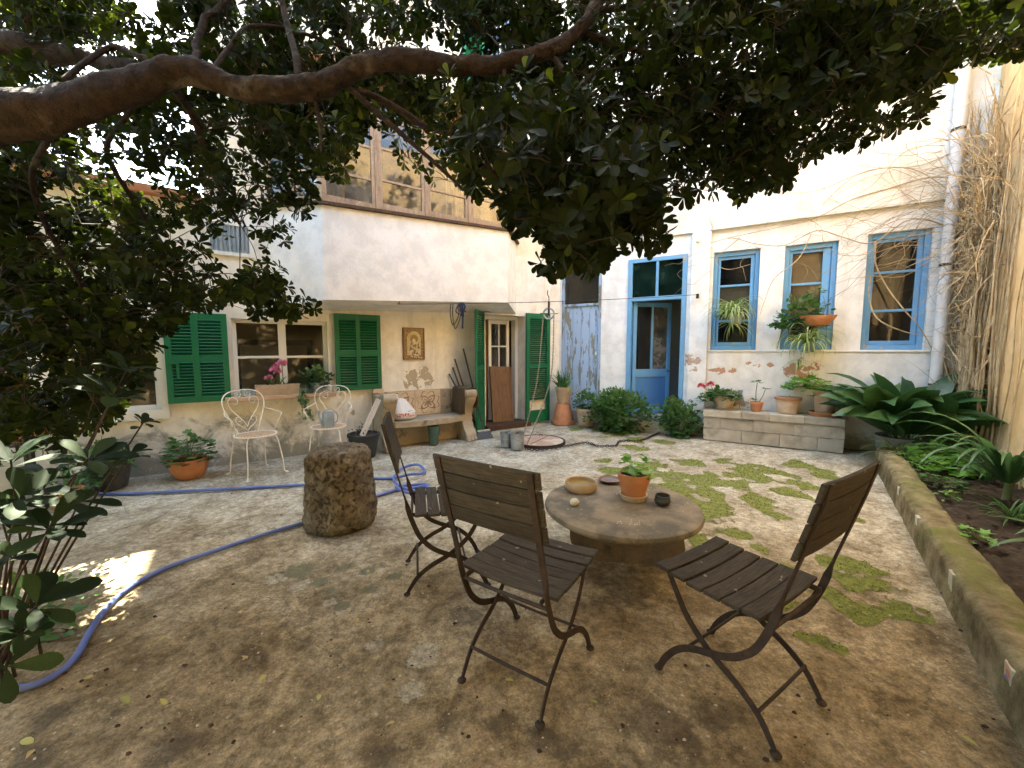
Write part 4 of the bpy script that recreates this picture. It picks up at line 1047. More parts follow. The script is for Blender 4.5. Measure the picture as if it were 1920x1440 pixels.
def spider(parent, c, n, L, w, material, eln=(0.3, 1.3), droop=2.4, azr=(0, 6.283), part='foliage'):
    lm = LM()
    for i in range(n):
        lm.blade((c[0] + R.uniform(-.02, .02), c[1] + R.uniform(-.02, .02), c[2]), R.uniform(*azr), R.uniform(*eln), L * R.uniform(0.55, 1.1), w * R.uniform(0.7, 1.1), droop * R.uniform(0.7, 1.25), 7)
    return obj(part, lm.mesh(part, material), None, parent, kind='stuff')
def flower_head(parent, c, r, n, material, part='flower'):
    d = unit(n); d[:, 2] = np.abs(d[:, 2]) * 0.9
    lm = LM().leaves(OVAL, np.array(c) + d * r * 0.55, d + 0.5 * unit(n), unit(n), r * rng.uniform(0.7, 1.1, n), r * 1.6)
    return obj(part, lm.mesh(part, material), None, parent)
def bush(parent, c, rx, ry, rz, n, leaf, material, tm=OVAL, part='foliage', top=1.0):
    d = unit(n); k = rng.uniform(0.3, 1.0, (n, 1)) ** 0.5
    lump = np.array([1 + 0.6 * mnoise.noise(Vector(q) * 2.6 + Vector((c[0] * 7, 0, 0))) for q in d])[:, None]
    pos = np.array(c) + d * k * lump * np.array([rx, ry, rz])
    pos[:, 2] = np.maximum(pos[:, 2], 0.015)
    dirs = d + 0.6 * unit(n) + np.array([0, 0, 0.25])
    lm = LM().leaves(tm, pos, dirs, np.array([0, 0, 1]) + 0.5 * unit(n), leaf * rng.uniform(0.6, 1.2, n), rnd=np.clip(0.2 + 0.5 * d[:, 2] + rng.normal(0, 0.25, n), 0, 1))
    return obj(part, lm.mesh(part, material), None, parent, kind='stuff')
# ------------------------------------------------------------------ folding garden chairs
PA = [(-.112, .962), (-.085, .85), (-.055, .74), (-.025, .635), (.0, .545), (.022, .455), (.062, .35), (.10, .295), (.15, .25), (.22, .215), (.30, .183), (.36, .14), (.41, .075), (.44, .012)]
PBk = [(.44, .452), (.42, .43), (.385, .372), (.33, .287), (.235, .207), (.135, .155), (.06, .10), (.02, .045), (.0, .012)]
def make_chair(label, seed):
    t = thing('garden_chair', label, 'chair', group='folding slatted garden chairs round the stone table')
    rs = random.Random(seed)
    half = 0.195
    pa = spline([(0, y, z) for y, z in PA], 4); pbk = spline([(0, y, z) for y, z in PBk], 4)
    for s in (-1, 1):
        X = s * half
        ws = []; hs = []
        for p in pa:
            k = min(1, max(0, (p.z - 0.50) / 0.05))
            k2 = 1 - math.exp(-((p.z - 0.49) / 0.04) ** 2) * 0.0
            ws.append(0.009 + (0.026 - 0.009) * k); hs.append((0.026 - 0.019 * k) * k2)
        obj('back_upright', MB().sweep([(X, p.y, p.z) for p in pa], ws, hs, (1, 0, 0)), m_rust, t, bevel=0.002)
        X2 = s * (half - 0.014)
        obj('leg', MB().sweep([(X2, p.y, p.z) for p in pbk], [0.008] * len(pbk), [0.017 + 0.009 * math.sin(math.pi * i / (len(pbk) - 1)) for i in range(len(pbk))], (1, 0, 0)), m_rust, t, bevel=0.002)
        for (xx, y) in ((X, 0.446), (X2, -0.004)):
            obj('foot', MB().lathe([(0, 0), (0.017, 0), (0.019, 0.005), (0.011, 0.013), (0, 0.014)], 12, (xx, y, 0.0)), m_rust, t, smooth=40)
        obj('seat_rail', MB().sweep([(s * (half - 0.026), .015, .448), (s * (half - 0.026), .24, .440), (s * (half - 0.026), .445, .452)], [0.006] * 3, [0.02] * 3, (1, 0, 0)), m_rust, t)
    for (y, z, r, hw) in ((.03, .425, .0075, half), (.055, .112, .0065, half - .014), (.318, .178, .006, half)):
        obj('crossbar', MB().tube([(-hw, y, z), (0, y, z - 0.003), (hw, y, z)], r, 8), m_rust, t, smooth=50)
    nsl = 6
    for k in range(nsl):
        y0 = 0.048 + k * 0.0695
        zc = 0.463 - 0.012 * math.sin(math.pi * (k + 0.5) / nsl) + rs.uniform(-.001, .001)
        m = MB(); nx = 10
        for i in range(nx + 1):
            x = -0.222 + 0.444 * i / nx; dz = -0.010 * (1 - (x / 0.222) ** 2)
            for (y, z) in ((y0, zc - .007), (y0 + .063, zc - .007), (y0 + .063, zc + .008), (y0, zc + .008)):
                m.v.append((x + rs.uniform(-.0008, .0008), y + rs.uniform(-.0006, .0006), z + dz))
        for i in range(nx):
            for q in range(4): m.f.append((i * 4 + q, i * 4 + (q + 1) % 4, i * 4 + 4 + (q + 1) % 4, i * 4 + 4 + q))
        m.f += [(3, 2, 1, 0), tuple(nx * 4 + q for q in range(4))]
        m.f = [f[::-1] for f in m.f]
        obj('seat_slat', m, m_chairwood, t, rot=(0, 0, rs.uniform(-.004, .004)), bevel=0.003)
    # four back slats on the sitter's side of the uprights
    for k in range(4):
        z0 = 0.702 + k * 0.0665
        m = MB(); nx = 8
        for i in range(nx + 1):
            x = -0.225 + 0.45 * i / nx; dy = -0.010 * (1 - (x / 0.225) ** 2)
            for zz, th in ((z0, 0), (z0, 1), (z0 + 0.0625, 1), (z0 + 0.0625, 0)):
                yb = np.interp(zz, [.54, .74, .85, .962], [0.0, -.055, -.085, -.112]) + 0.0045
                m.v.append((x, yb + th * 0.015 + dy, zz + rs.uniform(-.0007, .0007)))
        for i in range(nx):
            for q in range(4): m.f.append((i * 4 + q, i * 4 + (q + 1) % 4, i * 4 + 4 + (q + 1) % 4, i * 4 + 4 + q))
        m.f += [(3, 2, 1, 0), tuple(nx * 4 + q for q in range(4))]
        obj('back_slat', m, m_chairwood, t, bevel=0.003)
    return t
def chair_pose(t, fl, fr_, rl, rr):   # ground points of the four feet
    rear = (Vector(rl) + Vector(rr)) / 2; front = (Vector(fl) + Vector(fr_)) / 2
    d = front - rear
    t.location = (rear.x, rear.y, 0.0); t.rotation_euler = (0, 0, math.atan2(d.y, d.x) - math.pi / 2)
ch = make_chair('dark slatted folding chair in the middle foreground, its back to us', 1)
chair_pose(ch, (0.0, 1.89), (.37, 1.71), (-.22, 1.53), (.12, 1.33))
ch2 = make_chair('dark slatted folding chair in the right foreground, angled towards the table', 2)
chair_pose(ch2, (.6, 1.58), (.98, 1.81), (.85, 1.23), (1.21, 1.42))
ch3 = make_chair('folding slatted chair seen side-on between the stone post and the table', 3)
chair_pose(ch3, (-.235, 2.60), (-.17, 2.15), (-.645, 2.47), (-.59, 2.08))
# ------------------------------------------------------------------ stone table and what stands on it
TC = (0.68, 2.42); TZ = 0.40
tb = thing('stone_table', 'low round stone table on a rough stone block between the folding chairs', 'table', (TC[0], TC[1], 0))
prof = [(0, 0.335), (0.40, 0.335), (0.445, 0.345), (0.468, 0.362), (0.472, 0.378), (0.466, 0.392), (0.452, 0.399), (0.43, 0.40), (0.3, 0.40), (0.15, 0.40), (0, 0.40)]
obj('table_top', MB().lathe(prof, 96, wob=0.006), m_table, tb, smooth=40)
bs = rough_up(dense_box(-0.35, 0.35, -0.22, 0.22, -0.02, 0.333, 18, 14, 9), 0.03, 3.5, 4)
bs.v = [(x * (1 - 0.25 * max(0, z - 0.15)) , y, min(z, 0.334)) for x, y, z in bs.v]
obj('base', bs, m_basestone, tb, loc=(0.09, 0.24, 0), rot=(0, 0, rad(-14)), smooth=60)
def tabletop(px, py): q = on(px, py, TZ); return (q.x, q.y, TZ)
bw_ = thing('clay_bowl', 'round clay bowl of murky water on the stone table', 'bowl', (0.47, 2.655, TZ + .001))
obj('bowl', MB().lathe([(0, 0), (0.095, 0), (0.106, 0.012), (0.108, 0.052), (0.104, 0.060), (0.098, 0.056), (0.094, 0.016), (0, 0.012)], 40), m_terra_lime, bw_, smooth=40)
obj('water', MB().lathe([(0.0965, 0.034), (0, 0.034)], 32), m_water, bw_)
sc_ = thing('glazed_saucer', 'small brown glazed saucer behind the table pot', 'saucer', (0.70, 2.80, TZ + .001))
obj('dish', MB().lathe([(0, 0), (0.055, 0), (0.078, 0.024), (0.074, 0.027), (0.066, 0.02), (0.05, 0.008), (0, 0.008)], 32), m_glaze, sc_, smooth=40)
obj('water', MB().lathe([(0.0655, 0.0185), (0, 0.0185)], 28), m_waterdark, sc_)
tp = thing('table_pot_plant', 'terracotta pot with a bright green plant standing on the stone table', 'pot plant', (0.775, 2.485, TZ + .001))
saucer(tp, 0.088, 0.034, m_terra_lime)
pot(tp, 0.094, 0.066, 0.155, 0.045, 0.006, m_terra, (0, 0, 0.013))
lm_pos = []
for k in range(16):
    an = k * 2.4; rr_ = 0.03 + 0.055 * (k % 4) / 3; hh = 0.20 + 0.075 * (1 - (k % 4) / 3) + R.uniform(-.02, .02)
    p = Vector((math.cos(an) * rr_, math.sin(an) * rr_, hh))
    lm = LM().leaves(ROUND, [(0, 0, 0)], [(1, 0, 0.05)], [(0, 0, 1)], R.uniform(0.045, 0.075), rnd=R.random())
    obj('leaf', lm.mesh('leaf', m_bright), None, tp, loc=p, rot=(R.uniform(-.4, .4), R.uniform(0.0, .6), an + R.uniform(-.5, .5)))
dome_plant(tp, (0, 0, 0.15), 0.105, 0.09, 46, 0.05, m_bright, LOBED, True, flat=0.3)
dc = thing('dark_clay_cup', 'small blackened clay cup at the right side of the stone table', 'cup', (0.925, 2.385, TZ + .001))
obj('cup', MB().lathe([(0, 0), (0.032, 0), (0.04, 0.008), (0.05, 0.028), (0.046, 0.036), (0.044, 0.055), (0.046, 0.06), (0.039, 0.06), (0.036, 0.03), (0, 0.02)], 24, wob=0.05), m_darkclay, dc, smooth=40)
pe = rough_up(MB().lathe([(0, -0.02), (0.015, -0.019), (0.027, -0.008), (0.029, 0.004), (0.02, 0.016), (0, 0.02)], 14), 0.004, 22)
tag(obj('pebble', pe, m_pebble, None, loc=(0.382, 2.375, TZ + 0.020), rot=(0.1, 0, 0.4), smooth=80), 'white pebble lying on the left side of the stone table', 'pebble')
cr_ = MB()
for k in range(70):
    an = R.uniform(0, 6.28); q = R.uniform(0, 1) ** 0.5 * 0.42; s = R.uniform(0.0015, 0.0045)
    if k < 22: an = -1.7 + R.gauss(0, 0.15); q = 0.3 + R.gauss(0, 0.025)
    cr_.lathe([(0, 0), (s, s * 0.3), (0, s)], 5, (math.cos(an) * q, math.sin(an) * q, TZ + 0.0005))
tag(obj('table_crumbs', cr_, m_pebble, None, loc=(TC[0], TC[1], 0), kind='stuff'), 'pale crumbs scattered on the stone table top', 'crumbs')
# ------------------------------------------------------------------ stone post
rs_ = [(0, 0.0), (0.20, 0.0), (0.25, 0.012), (0.262, 0.05), (0.262, 0.12), (0.258, 0.2), (0.252, 0.3), (0.243, 0.4), (0.236, 0.48), (0.23, 0.54), (0.215, 0.58), (0.19, 0.598), (0.14, 0.60), (0.07, 0.602), (0, 0.598)]
prf = []
for (r0, z0), (r1, z1) in zip(rs_, rs_[1:]):
    for k in range(8): prf.append((r0 + (r1 - r0) * k / 8, z0 + (z1 - z0) * k / 8))
prf.append(rs_[-1])
pm = rough_up(MB().lathe(prf, 150), 0.012, 8, 2, True); pm = rough_up(pm, 0.008, 24, 5, True); pm = rough_up(pm, 0.005, 55, 7, True)
tag(obj('stone_post', pm, m_pit, None, loc=(-1.335, 3.03, -0.004), smooth=70), 'tall pitted round stone block standing left of the chairs', 'stone')
# ------------------------------------------------------------------ hose
hp = [(-160, 1290), (-60, 1296), (0, 1294), (50, 1292), (100, 1272), (140, 1238), (165, 1195), (190, 1155), (235, 1110), (310, 1068), (400, 1036), (490, 1006), (575, 980), (640, 958), (700, 934), (738, 922), (772, 917), (800, 920), (797, 928), (765, 929), (744, 922), (752, 914), (790, 913), (802, 918), (780, 923), (748, 915), (738, 905), (741, 893), (757, 881), (783, 878), (797, 885), (790, 893), (768, 897), (735, 898), (690, 899), (630, 905), (560, 911), (450, 917), (330, 923), (210, 928), (150, 922), (100, 908), (60, 890), (20, 870), (-60, 840)]
hpts = []
for i, q in enumerate(hp):
    p = on(*q, 0.0); z = 0.008
    if 17 <= i <= 32: z = 0.012 + 0.016 * ((i * 7) % 3)
    hpts.append(Vector((p.x, p.y, z)))
tag(obj('garden_hose', MB().tube(spline(hpts, 7), 0.0145, 10), m_hose, None, smooth=60), 'blue garden hose winding across the ground past the stone post', 'hose')
# ------------------------------------------------------------------ white wire chairs
def spiral(c, r0, turns, a0, sgn=1, n=26, plane='xz', y=0.0):
    out = []
    for i in range(n + 1):
        t = i / n; r = r0 * (1 - 0.85 * t); a = a0 + sgn * turns * 2 * math.pi * t
        out.append((c[0] + r * math.cos(a), c[1] + r * math.sin(a)))
    return out
def wire_chair(label, loc, rotz):
    t = thing('wire_chair', label, 'chair', loc, rotz, 'white wrought wire chairs along the house wall')
    r = 0.006
    sr = 0.195; sz = 0.43
    ring = [(sr * math.cos(a), sr * math.sin(a), sz) for a in [2 * math.pi * k / 28 for k in range(29)]]
    obj('seat_ring', MB().tube(ring, 0.007, 6, False), m_whiteiron, t, smooth=50)
    sm = MB().lathe([(sr - 0.006, 0.002), (0, 0.001)], 28, (0, 0, sz)); sm2 = MB()
    obj('seat', MB().lathe([(sr - 0.005, -0.004), (sr - 0.005, 0.003), (0, 0.003), (0, -0.004), (sr - 0.005, -0.004)], 28, (0, 0, sz)), m_rustseat, t)
    tr_ = MB()
    for k in range(40):
        a = 2 * math.pi * k / 40; a2 = 2 * math.pi * (k + 1) / 40
        tr_.tube([(sr * math.cos(a), sr * math.sin(a), sz - .002), ((sr + .006) * math.cos((a + a2) / 2), (sr + .006) * math.sin((a + a2) / 2), sz + .014), (sr * math.cos(a2), sr * math.sin(a2), sz - .002)], 0.0028, 4, False)
    obj('seat_edging', tr_, m_whiteiron, t)
    # back: balloon outline, leaning
    def bk(x, z): return (x, 0.165 + (z - sz) * 0.22, z)
    ol = [(-.10, .44), (-.135, .53), (-.175, .63), (-.205, .72), (-.205, .80), (-.165, .865), (-.09, .895), (0, .90), (.09, .895), (.165, .865), (.205, .80), (.205, .72), (.175, .63), (.135, .53), (.10, .44)]
    obj('back_frame', MB().tube(spline([bk(*q) for q in ol], 5), 0.0065, 6), m_whiteiron, t, smooth=50)
    for s in (-1, 1):
        sw = [(s * x, z) for x, z in ((.0, .50), (.03, .56), (.075, .62), (.12, .68), (.15, .74), (.145, .80), (.10, .825), (.06, .80), (.065, .755), (.10, .75), (.115, .775))]
        obj('back_scroll', MB().tube(spline([bk(*q) for q in sw], 5), 0.0045, 5), m_whiteiron, t, smooth=50)
        sp1 = spiral((s * 0.055, 0.855), 0.042, 1.4, math.pi / 2, s)
        obj('back_scroll', MB().tube([bk(*q) for q in sp1], 0.004, 5), m_whiteiron, t, smooth=50)
        sw2 = [(s * x, z) for x, z in ((.005, .455), (.03, .49), (.075, .52), (.105, .57), (.09, .61), (.055, .60), (.055, .565), (.08, .56))]
        obj('back_scroll', MB().tube(spline([bk(*q) for q in sw2], 5), 0.004, 5), m_whiteiron, t, smooth=50)
        arm = [bk(s * 0.195, .69), (s * .245, .10, .66), (s * .26, -.03, .64), (s * .235, -.06, .60), (s * .19, .0, .45)]
        obj('arm', MB().tube(spline(arm, 5), 0.006, 6), m_whiteiron, t, smooth=50)
        for y, yy in ((-.13, -.20), (.13, .20)):
            lg = [(s * .13, y, sz - .005), (s * .155, y * 1.15, .36), (s * .175, yy * .97, .15), (s * .185, yy, .03), (s * .20, yy * 1.12, .012)]
            l = obj('leg', MB().tube(spline(lg, 5), 0.0068, 6), m_whiteiron, t, smooth=50)
            obj('foot', MB().lathe([(0, 0), (.016, .001), (.017, .008), (.006, .016), (0, .017)], 10, (s * .20, yy * 1.12, 0)), m_whiteiron, l, smooth=50)
    return t
wc1 = wire_chair('white wire chair with a rusty seat, empty, left of the window', H(-4.90, -0.62), HROT + rad(22))
wc2 = wire_chair('white wire chair carrying a grey watering can', H(-4.16, -0.58), HROT + rad(-24))
q = H(-4.17, -0.62)
wcn = thing('watering_can', 'small grey zinc watering can standing on a white wire chair', 'watering can', (q.x, q.y, 0.434), HROT)
obj('body', MB().lathe([(0, 0), (0.066, 0), (0.068, 0.01), (0.064, 0.17), (0.062, 0.172), (0.060, 0.165), (0.06, 0.02), (0, 0.02)], 26), m_zincblue, wcn, smooth=40)
obj('spout', MB().tube([(-0.06, 0, 0.03), (-0.095, 0, 0.12), (-0.10, 0, 0.20)], [0.018, 0.013, 0.012], 10), m_zincblue, wcn, smooth=50)
obj('handle', MB().tube(spline([(0.062, 0, 0.03), (0.10, 0, 0.07), (0.10, 0, 0.14), (0.05, 0, 0.20), (-0.01, 0, 0.205), (-0.058, 0, 0.17)], 5), 0.007, 7), m_zincblue, wcn, smooth=50)
# ------------------------------------------------------------------ pots along the house wall
p = H(-5.50, -0.36)
gp = thing('geranium_pot', 'round terracotta bowl with a leafy green geranium below the left shutter', 'pot plant', p)
pot(gp, 0.165, 0.115, 0.205, 0.025, 0.004, m_terra, belly=0.022)
dome_plant(gp, (0, 0, 0.17), 0.24, 0.36, 130, 0.085, m_ger, ROUND, True, flat=0.08)
p = H(-3.76, -0.58)
pp = thing('black_plastic_pot', 'big black plastic pot with a wilted plant and a pale board in it', 'pot', p)
pot(pp, 0.185, 0.135, 0.30, 0.035, 0.012, m_plastic, n=36)
tw = MB()
for k in range(12):
    a = R.uniform(0, 6.28); q0 = Vector((R.uniform(-.08, .02), R.uniform(-.06, .06), .27))
    tw.tube([q0, q0 + Vector((math.cos(a) * .04, math.sin(a) * .04, .07)), q0 + Vector((math.cos(a) * .09, math.sin(a) * .09, R.uniform(.08, .17)))], [.003, .002, .001], 4)
obj('stem', tw, m_twig, pp)
n = 46; lm = LM().leaves(OVAL, np.array([-0.05, 0, .33]) + rng.normal(size=(n, 3)) * np.array([.06, .06, .045]), unit(n) + [0, 0, -.4], unit(n), .035)
obj('foliage', lm.mesh('foliage', leaf_mat('wilted_leaf', [(0.07, 0.05, 0.035), (0.09, 0.09, 0.05), (0.12, 0.10, 0.07)], 0.7, 0.1)), None, pp, kind='stuff')
bd = tag(obj('pale_board', MB().box(-0.035, 0.035, -0.009, 0.009, 0, 0.52), m_greywood, None, bevel=0.002), 'pale narrow board leaning out of the black plastic pot', 'board')
bd.matrix_world = HM @ Matrix.Translation((-3.80, -0.66, 0.28)) @ Matrix.Rotation(rad(31), 4, 'Y') @ Matrix.Rotation(rad(-16), 4, 'X')
# window sill
wb = thing('window_box', 'weathered wooden box with pink flowers on the house window sill', 'planter', H(-4.63, -0.085, 0.80), HROT)
bx_ = MB().box(-.235, .235, -.065, -.053, 0, .125).box(-.235, .235, .053, .065, 0, .125).box(-.235, -.223, -.053, .053, 0, .125).box(.223, .235, -.053, .053, 0, .125).box(-.223, .223, -.053, .053, 0, .012)
obj('box', bx_, m_crate, wb, bevel=0.003); obj('soil', MB().box(-.222, .222, -.052, .052, .09, .105), m_soil, wb)
lm = LM()
for x in (-.10, -.06, .02, .08):
    for k in range(4): lm.blade((x, 0, .10), R.uniform(0, 6.28), R.uniform(.9, 1.4), R.uniform(.10, .2), .018, .8, 6)
obj('foliage', lm.mesh('foliage', m_ger), None, wb, kind='stuff')
for (x, z, rr_) in ((-.02, .30, .045), (.055, .365, .05), (-.09, .20, .036), (.005, .275, .035)):
    obj('stem', MB().tube([(x * 0.6 + 0.03, 0, .1), (x, -.01, z)], .005, 5), m_herb_stem, wb); flower_head(wb, (x, -.01, z), rr_, 46, m_pink)
iv = thing('ivy_pot', 'small pot of trailing ivy at the right end of the window sill', 'pot plant', H(-4.19, -0.08, 0.80), HROT)
pot(iv, 0.085, 0.065, 0.13, 0.02, 0.004, m_zincblue)
bush(iv, (0, -.01, .17), .19, .10, .14, 170, .055, m_ivy, ROUND)
lm = LM(); st = MB()
for k in range(5):
    x = -0.16 + R.uniform(-.05, .08); zs_ = R.uniform(.1, .42); pts_ = [(x, -.09, .12), (x - .01, -.13, .0), (x + R.uniform(-.04, .04), -.12, -zs_ * .5), (x + R.uniform(-.05, .05), -.11, -zs_)]
    st.tube(spline(pts_, 4), .002, 4)
    for q in spline(pts_, 4)[3:]:
        lm.leaves(ROUND, [np.array(q) + rng.normal(0, .015, 3)], unit(1), [(0, -1, .5)], R.uniform(.03, .055))
obj('trailing_stem', st, m_herb_stem, iv); obj('trailing_leaves', lm.mesh('foliage', m_ivy), None, iv, kind='stuff')
sp_ = thing('sill_succulent', 'low grey succulent in a tray at the left end of the window sill', 'pot plant', H(-4.96, -0.07, 0.80), HROT)
obj('tray', MB().box(-.08, .08, -.045, .045, 0, .04), m_zincblue, sp_, bevel=.004); dome_plant(sp_, (0, 0, .04), .10, .06, 60, .035, m_succ, OVAL, False)
# ------------------------------------------------------------------ carved stone bench
sb = thing('stone_bench', 'carved stone bench with scrolled arms and patterned tile back against the house', 'bench', H(-2.80, 0, 0), HROT)
def arm_prof():
    return spline([Vector((y, z, 0)) for y, z in ((-.02, 0.0), (-.30, 0.0), (-.50, 0.0), (-.565, .03), (-.56, .10), (-.50, .16), (-.445, .24), (-.425, .33), (-.435, .43), (-.49, .52), (-.545, .60), (-.555, .68), (-.51, .745), (-.43, .765), (-.34, .735), (-.25, .72), (-.12, .735), (-.02, .74))], 3)
for s in (-1, 1):
    pr = arm_prof(); x0 = s * 0.60 - 0.085; x1 = s * 0.60 + 0.085
    m = MB(); k = len(pr); nxs = 5
    for i in range(nxs + 1):
        x = x0 + (x1 - x0) * i / nxs; sh = 0.012 * (1 - math.sin(math.pi * i / nxs) ** 0.5)
        for q in pr: m.v.append((x, q.x + (sh if q.x < -.4 else 0), q.y - (sh if q.y > .6 else 0)))
    for i in range(nxs):
        for j in range(k): m.f.append((i * k + j, i * k + (j + 1) % k, (i + 1) * k + (j + 1) % k, (i + 1) * k + j))
    m.f += [tuple(range(k - 1, -1, -1)), tuple(nxs * k + j for j in range(k))]
    m.f = [f[::-1] for f in m.f]
    ar = obj('arm', rough_up(m, .006, 9, s), m_stone, sb, smooth=50)
    obj('scroll', rough_up(MB().tube([(x0 - .012, -.50, .69), (x0, -.50, .69), (x1, -.50, .69), (x1 + .012, -.50, .69)], [.05, .075, .075, .05], 18), .004, 12), m_stone, ar, smooth=50)
    for kx in (-.055, 0, .055): obj('claw', MB().lathe([(0, 0), (.03, .0), (.034, .02), (.026, .05), (0, .07)], 10, (s * 0.60 + kx, -.56, 0.0)), m_stone, ar, smooth=60)
st_ = dense_box(-.515, .515, -.52, -.055, .29, .365, 24, 10, 3)
st_.v = [(x, y + (0.05 * (x / .515) ** 2 if y < -.3 else 0), z) for x, y, z in st_.v]
obj('seat', rough_up(st_, .007, 8), m_stone, sb, smooth=60, bevel=0)
obj('front_panel', MB().box(-.515, .515, -.26, -.055, 0, .288), m_stone, sb)
obj('back_slab', MB().box(-.69, .52, -.052, -.002, 0, .742), m_stone, sb, bevel=.008)
for k in range(2): obj('tile', MB().box(-.202, .202, -.012, 0, -.182, .182), m_orn, sb, loc=(-.285 + .41 * k, -.0535, .557), bevel=.003)
obj('corner_block', rough_up(dense_box(-.70, -.56, -.14, -.055, .742, .80, 5, 4, 3), .004, 12), m_terra_lime, sb, smooth=50)
sk = thing('sack', 'crumpled white sack lying on the carved stone bench', 'sack', H(-3.12, -0.27, 0.365), HROT)
m = MB().lathe([(0, 0), (.10, 0), (.15, .02), (.165, .06), (.15, .12), (.11, .19), (.08, .24), (.05, .275), (.02, .29), (0, .29)], 40)
m.v = [(x * 1.15 + z * -.12, y * .8, z) for x, y, z in m.v]
m = rough_up(rough_up(m, .022, 7, 3, True), .010, 19, 8, True)
def m_sack():
    t = NT('printed_sack'); t.coords(randomize=False); X, Y, Z = t.xyz()
    col = t.mix(t.noise(8, 6), (0.74, 0.72, 0.69), (0.60, 0.57, 0.54))
    band = t.math('MULTIPLY', t.math('GREATER_THAN', Z, .055), t.math('LESS_THAN', Z, .105))
    mp = t.n.new('ShaderNodeMapping'); t.link(t.tc.outputs['Object'], mp.inputs[0]); mp.inputs['Scale'].default_value = (60, 60, 14)
    col = t.mix(t.math('MULTIPLY', band, t.math('GREATER_THAN', t.noise(1.2, 2, vec=mp.outputs[0]), .5)), col, (0.42, 0.09, 0.08))
    b2 = t.math('MULTIPLY', t.math('GREATER_THAN', Z, .125), t.math('LESS_THAN', Z, .175))
    col = t.mix(t.math('MULTIPLY', b2, t.math('GREATER_THAN', t.noise(9, 4), .53)), col, (0.12, 0.12, 0.13))
    t.bump(t.noise(16, 6), .6, .02)
    return t.done(col, .55, .3)
obj('body', m, m_sack(), sk, smooth=80)
obj('tied_end', rough_up(MB().tube([(-.06, 0, .27), (-.09, 0, .31), (-.12, 0, .345)], [.03, .014, .03], 12), .006, 20), m_paper, sk, smooth=70)
rg = MB(); cv = spline([(-.115, 0, .03), (-.112, 0, .25), (-.10, 0, .40), (-.03, 0, .425), (.06, 0, .42), (.118, 0, .37), (.125, 0, .22), (.135, 0, .10)], 5)
kk = len(cv); nyr = 12
for j in range(nyr + 1):
    y = -.21 + .40 * j / nyr
    for i, q in enumerate(cv): rg.v.append((q.x + .006 * math.sin(j * 1.3 + i * .5), y + .012 * math.sin(i * .8), q.z + .004 * math.sin(j * .9)))
for j in range(nyr):
    for i in range(kk - 1): rg.f.append((j * kk + i, j * kk + i + 1, (j + 1) * kk + i + 1, (j + 1) * kk + i))
ro = tag(obj('rug', rg, m_rug, None, loc=H(-2.20, -0.33, 0.365), rot=(0, 0, HROT), smooth=60), 'brown shaggy rug draped over the right arm of the stone bench', 'rug')
so_m = ro.modifiers.new('thick', 'SOLIDIFY'); so_m.thickness = 0.014
va = thing('green_vase', 'ribbed green glazed vase under the carved stone bench', 'vase', H(-2.77, -0.47, 0), HROT)
m = MB().lathe([(0, 0), (.058, 0), (.062, .01), (.072, .15), (.082, .25), (.085, .265), (.078, .265), (.07, .2), (.055, .02), (0, .02)], 32)
m.v = [(x * (1 + .03 * math.cos(16 * math.atan2(y, x))), y * (1 + .03 * math.cos(16 * math.atan2(y, x))), z) for x, y, z in m.v]
obj('body', m, m_bottleglass, va, smooth=50)
br = thing('broom', 'broom with blue-grey bristles leaning beside the carved stone bench', 'broom', H(-2.0, -0.56, 0), HROT + rad(-4))
hd = MB().hexa([(-.155, -.03, .0), (.155, -.03, .0), (.155, .03, .0), (-.155, .03, .0), (-.10, -.02, .115), (.10, -.02, .115), (.10, .02, .115), (-.10, .02, .115)])
obj('bristles', hd, m_broom, br)
brs = MB()
for k in range(90):
    x = R.uniform(-1, 1); y = R.uniform(-1, 1)
    brs.tube([(x * .10, y * .021, .11), (x * .165, y * .036, .0)], .0022, 4)
obj('bristle_ends', brs, m_broom, br, kind='stuff')
obj('head', MB().box(-.105, .105, -.024, .024, .112, .138), m_zinc, br, bevel=.006)
obj('handle', MB().tube([(0.0, 0, .135), (-.11, .47, 1.36)], .012, 10), m_iron, br, smooth=50)
for i, (x0, y0, x1, z1, mm, lab) in enumerate(((-1.93, -.30, -2.20, 1.20, m_darkwood, 'tallest of the three dark sticks behind the stone bench arm'), (-1.96, -.26, -2.235, 1.07, m_strapbrown, 'middle of the three dark sticks behind the stone bench arm'), (-1.90, -.28, -2.30, .97, m_navy, 'shortest of the three dark sticks behind the stone bench arm'))):
    a0 = H(x0, y0, 0); b0 = H(x1, -.025, z1)
    tag(obj('stick', MB().tube([a0, (a0 + b0) / 2 + Vector((0, 0, .005)), b0], .0115, 8), mm, None, smooth=50), lab, 'stick', 'dark sticks leaning on the house wall')
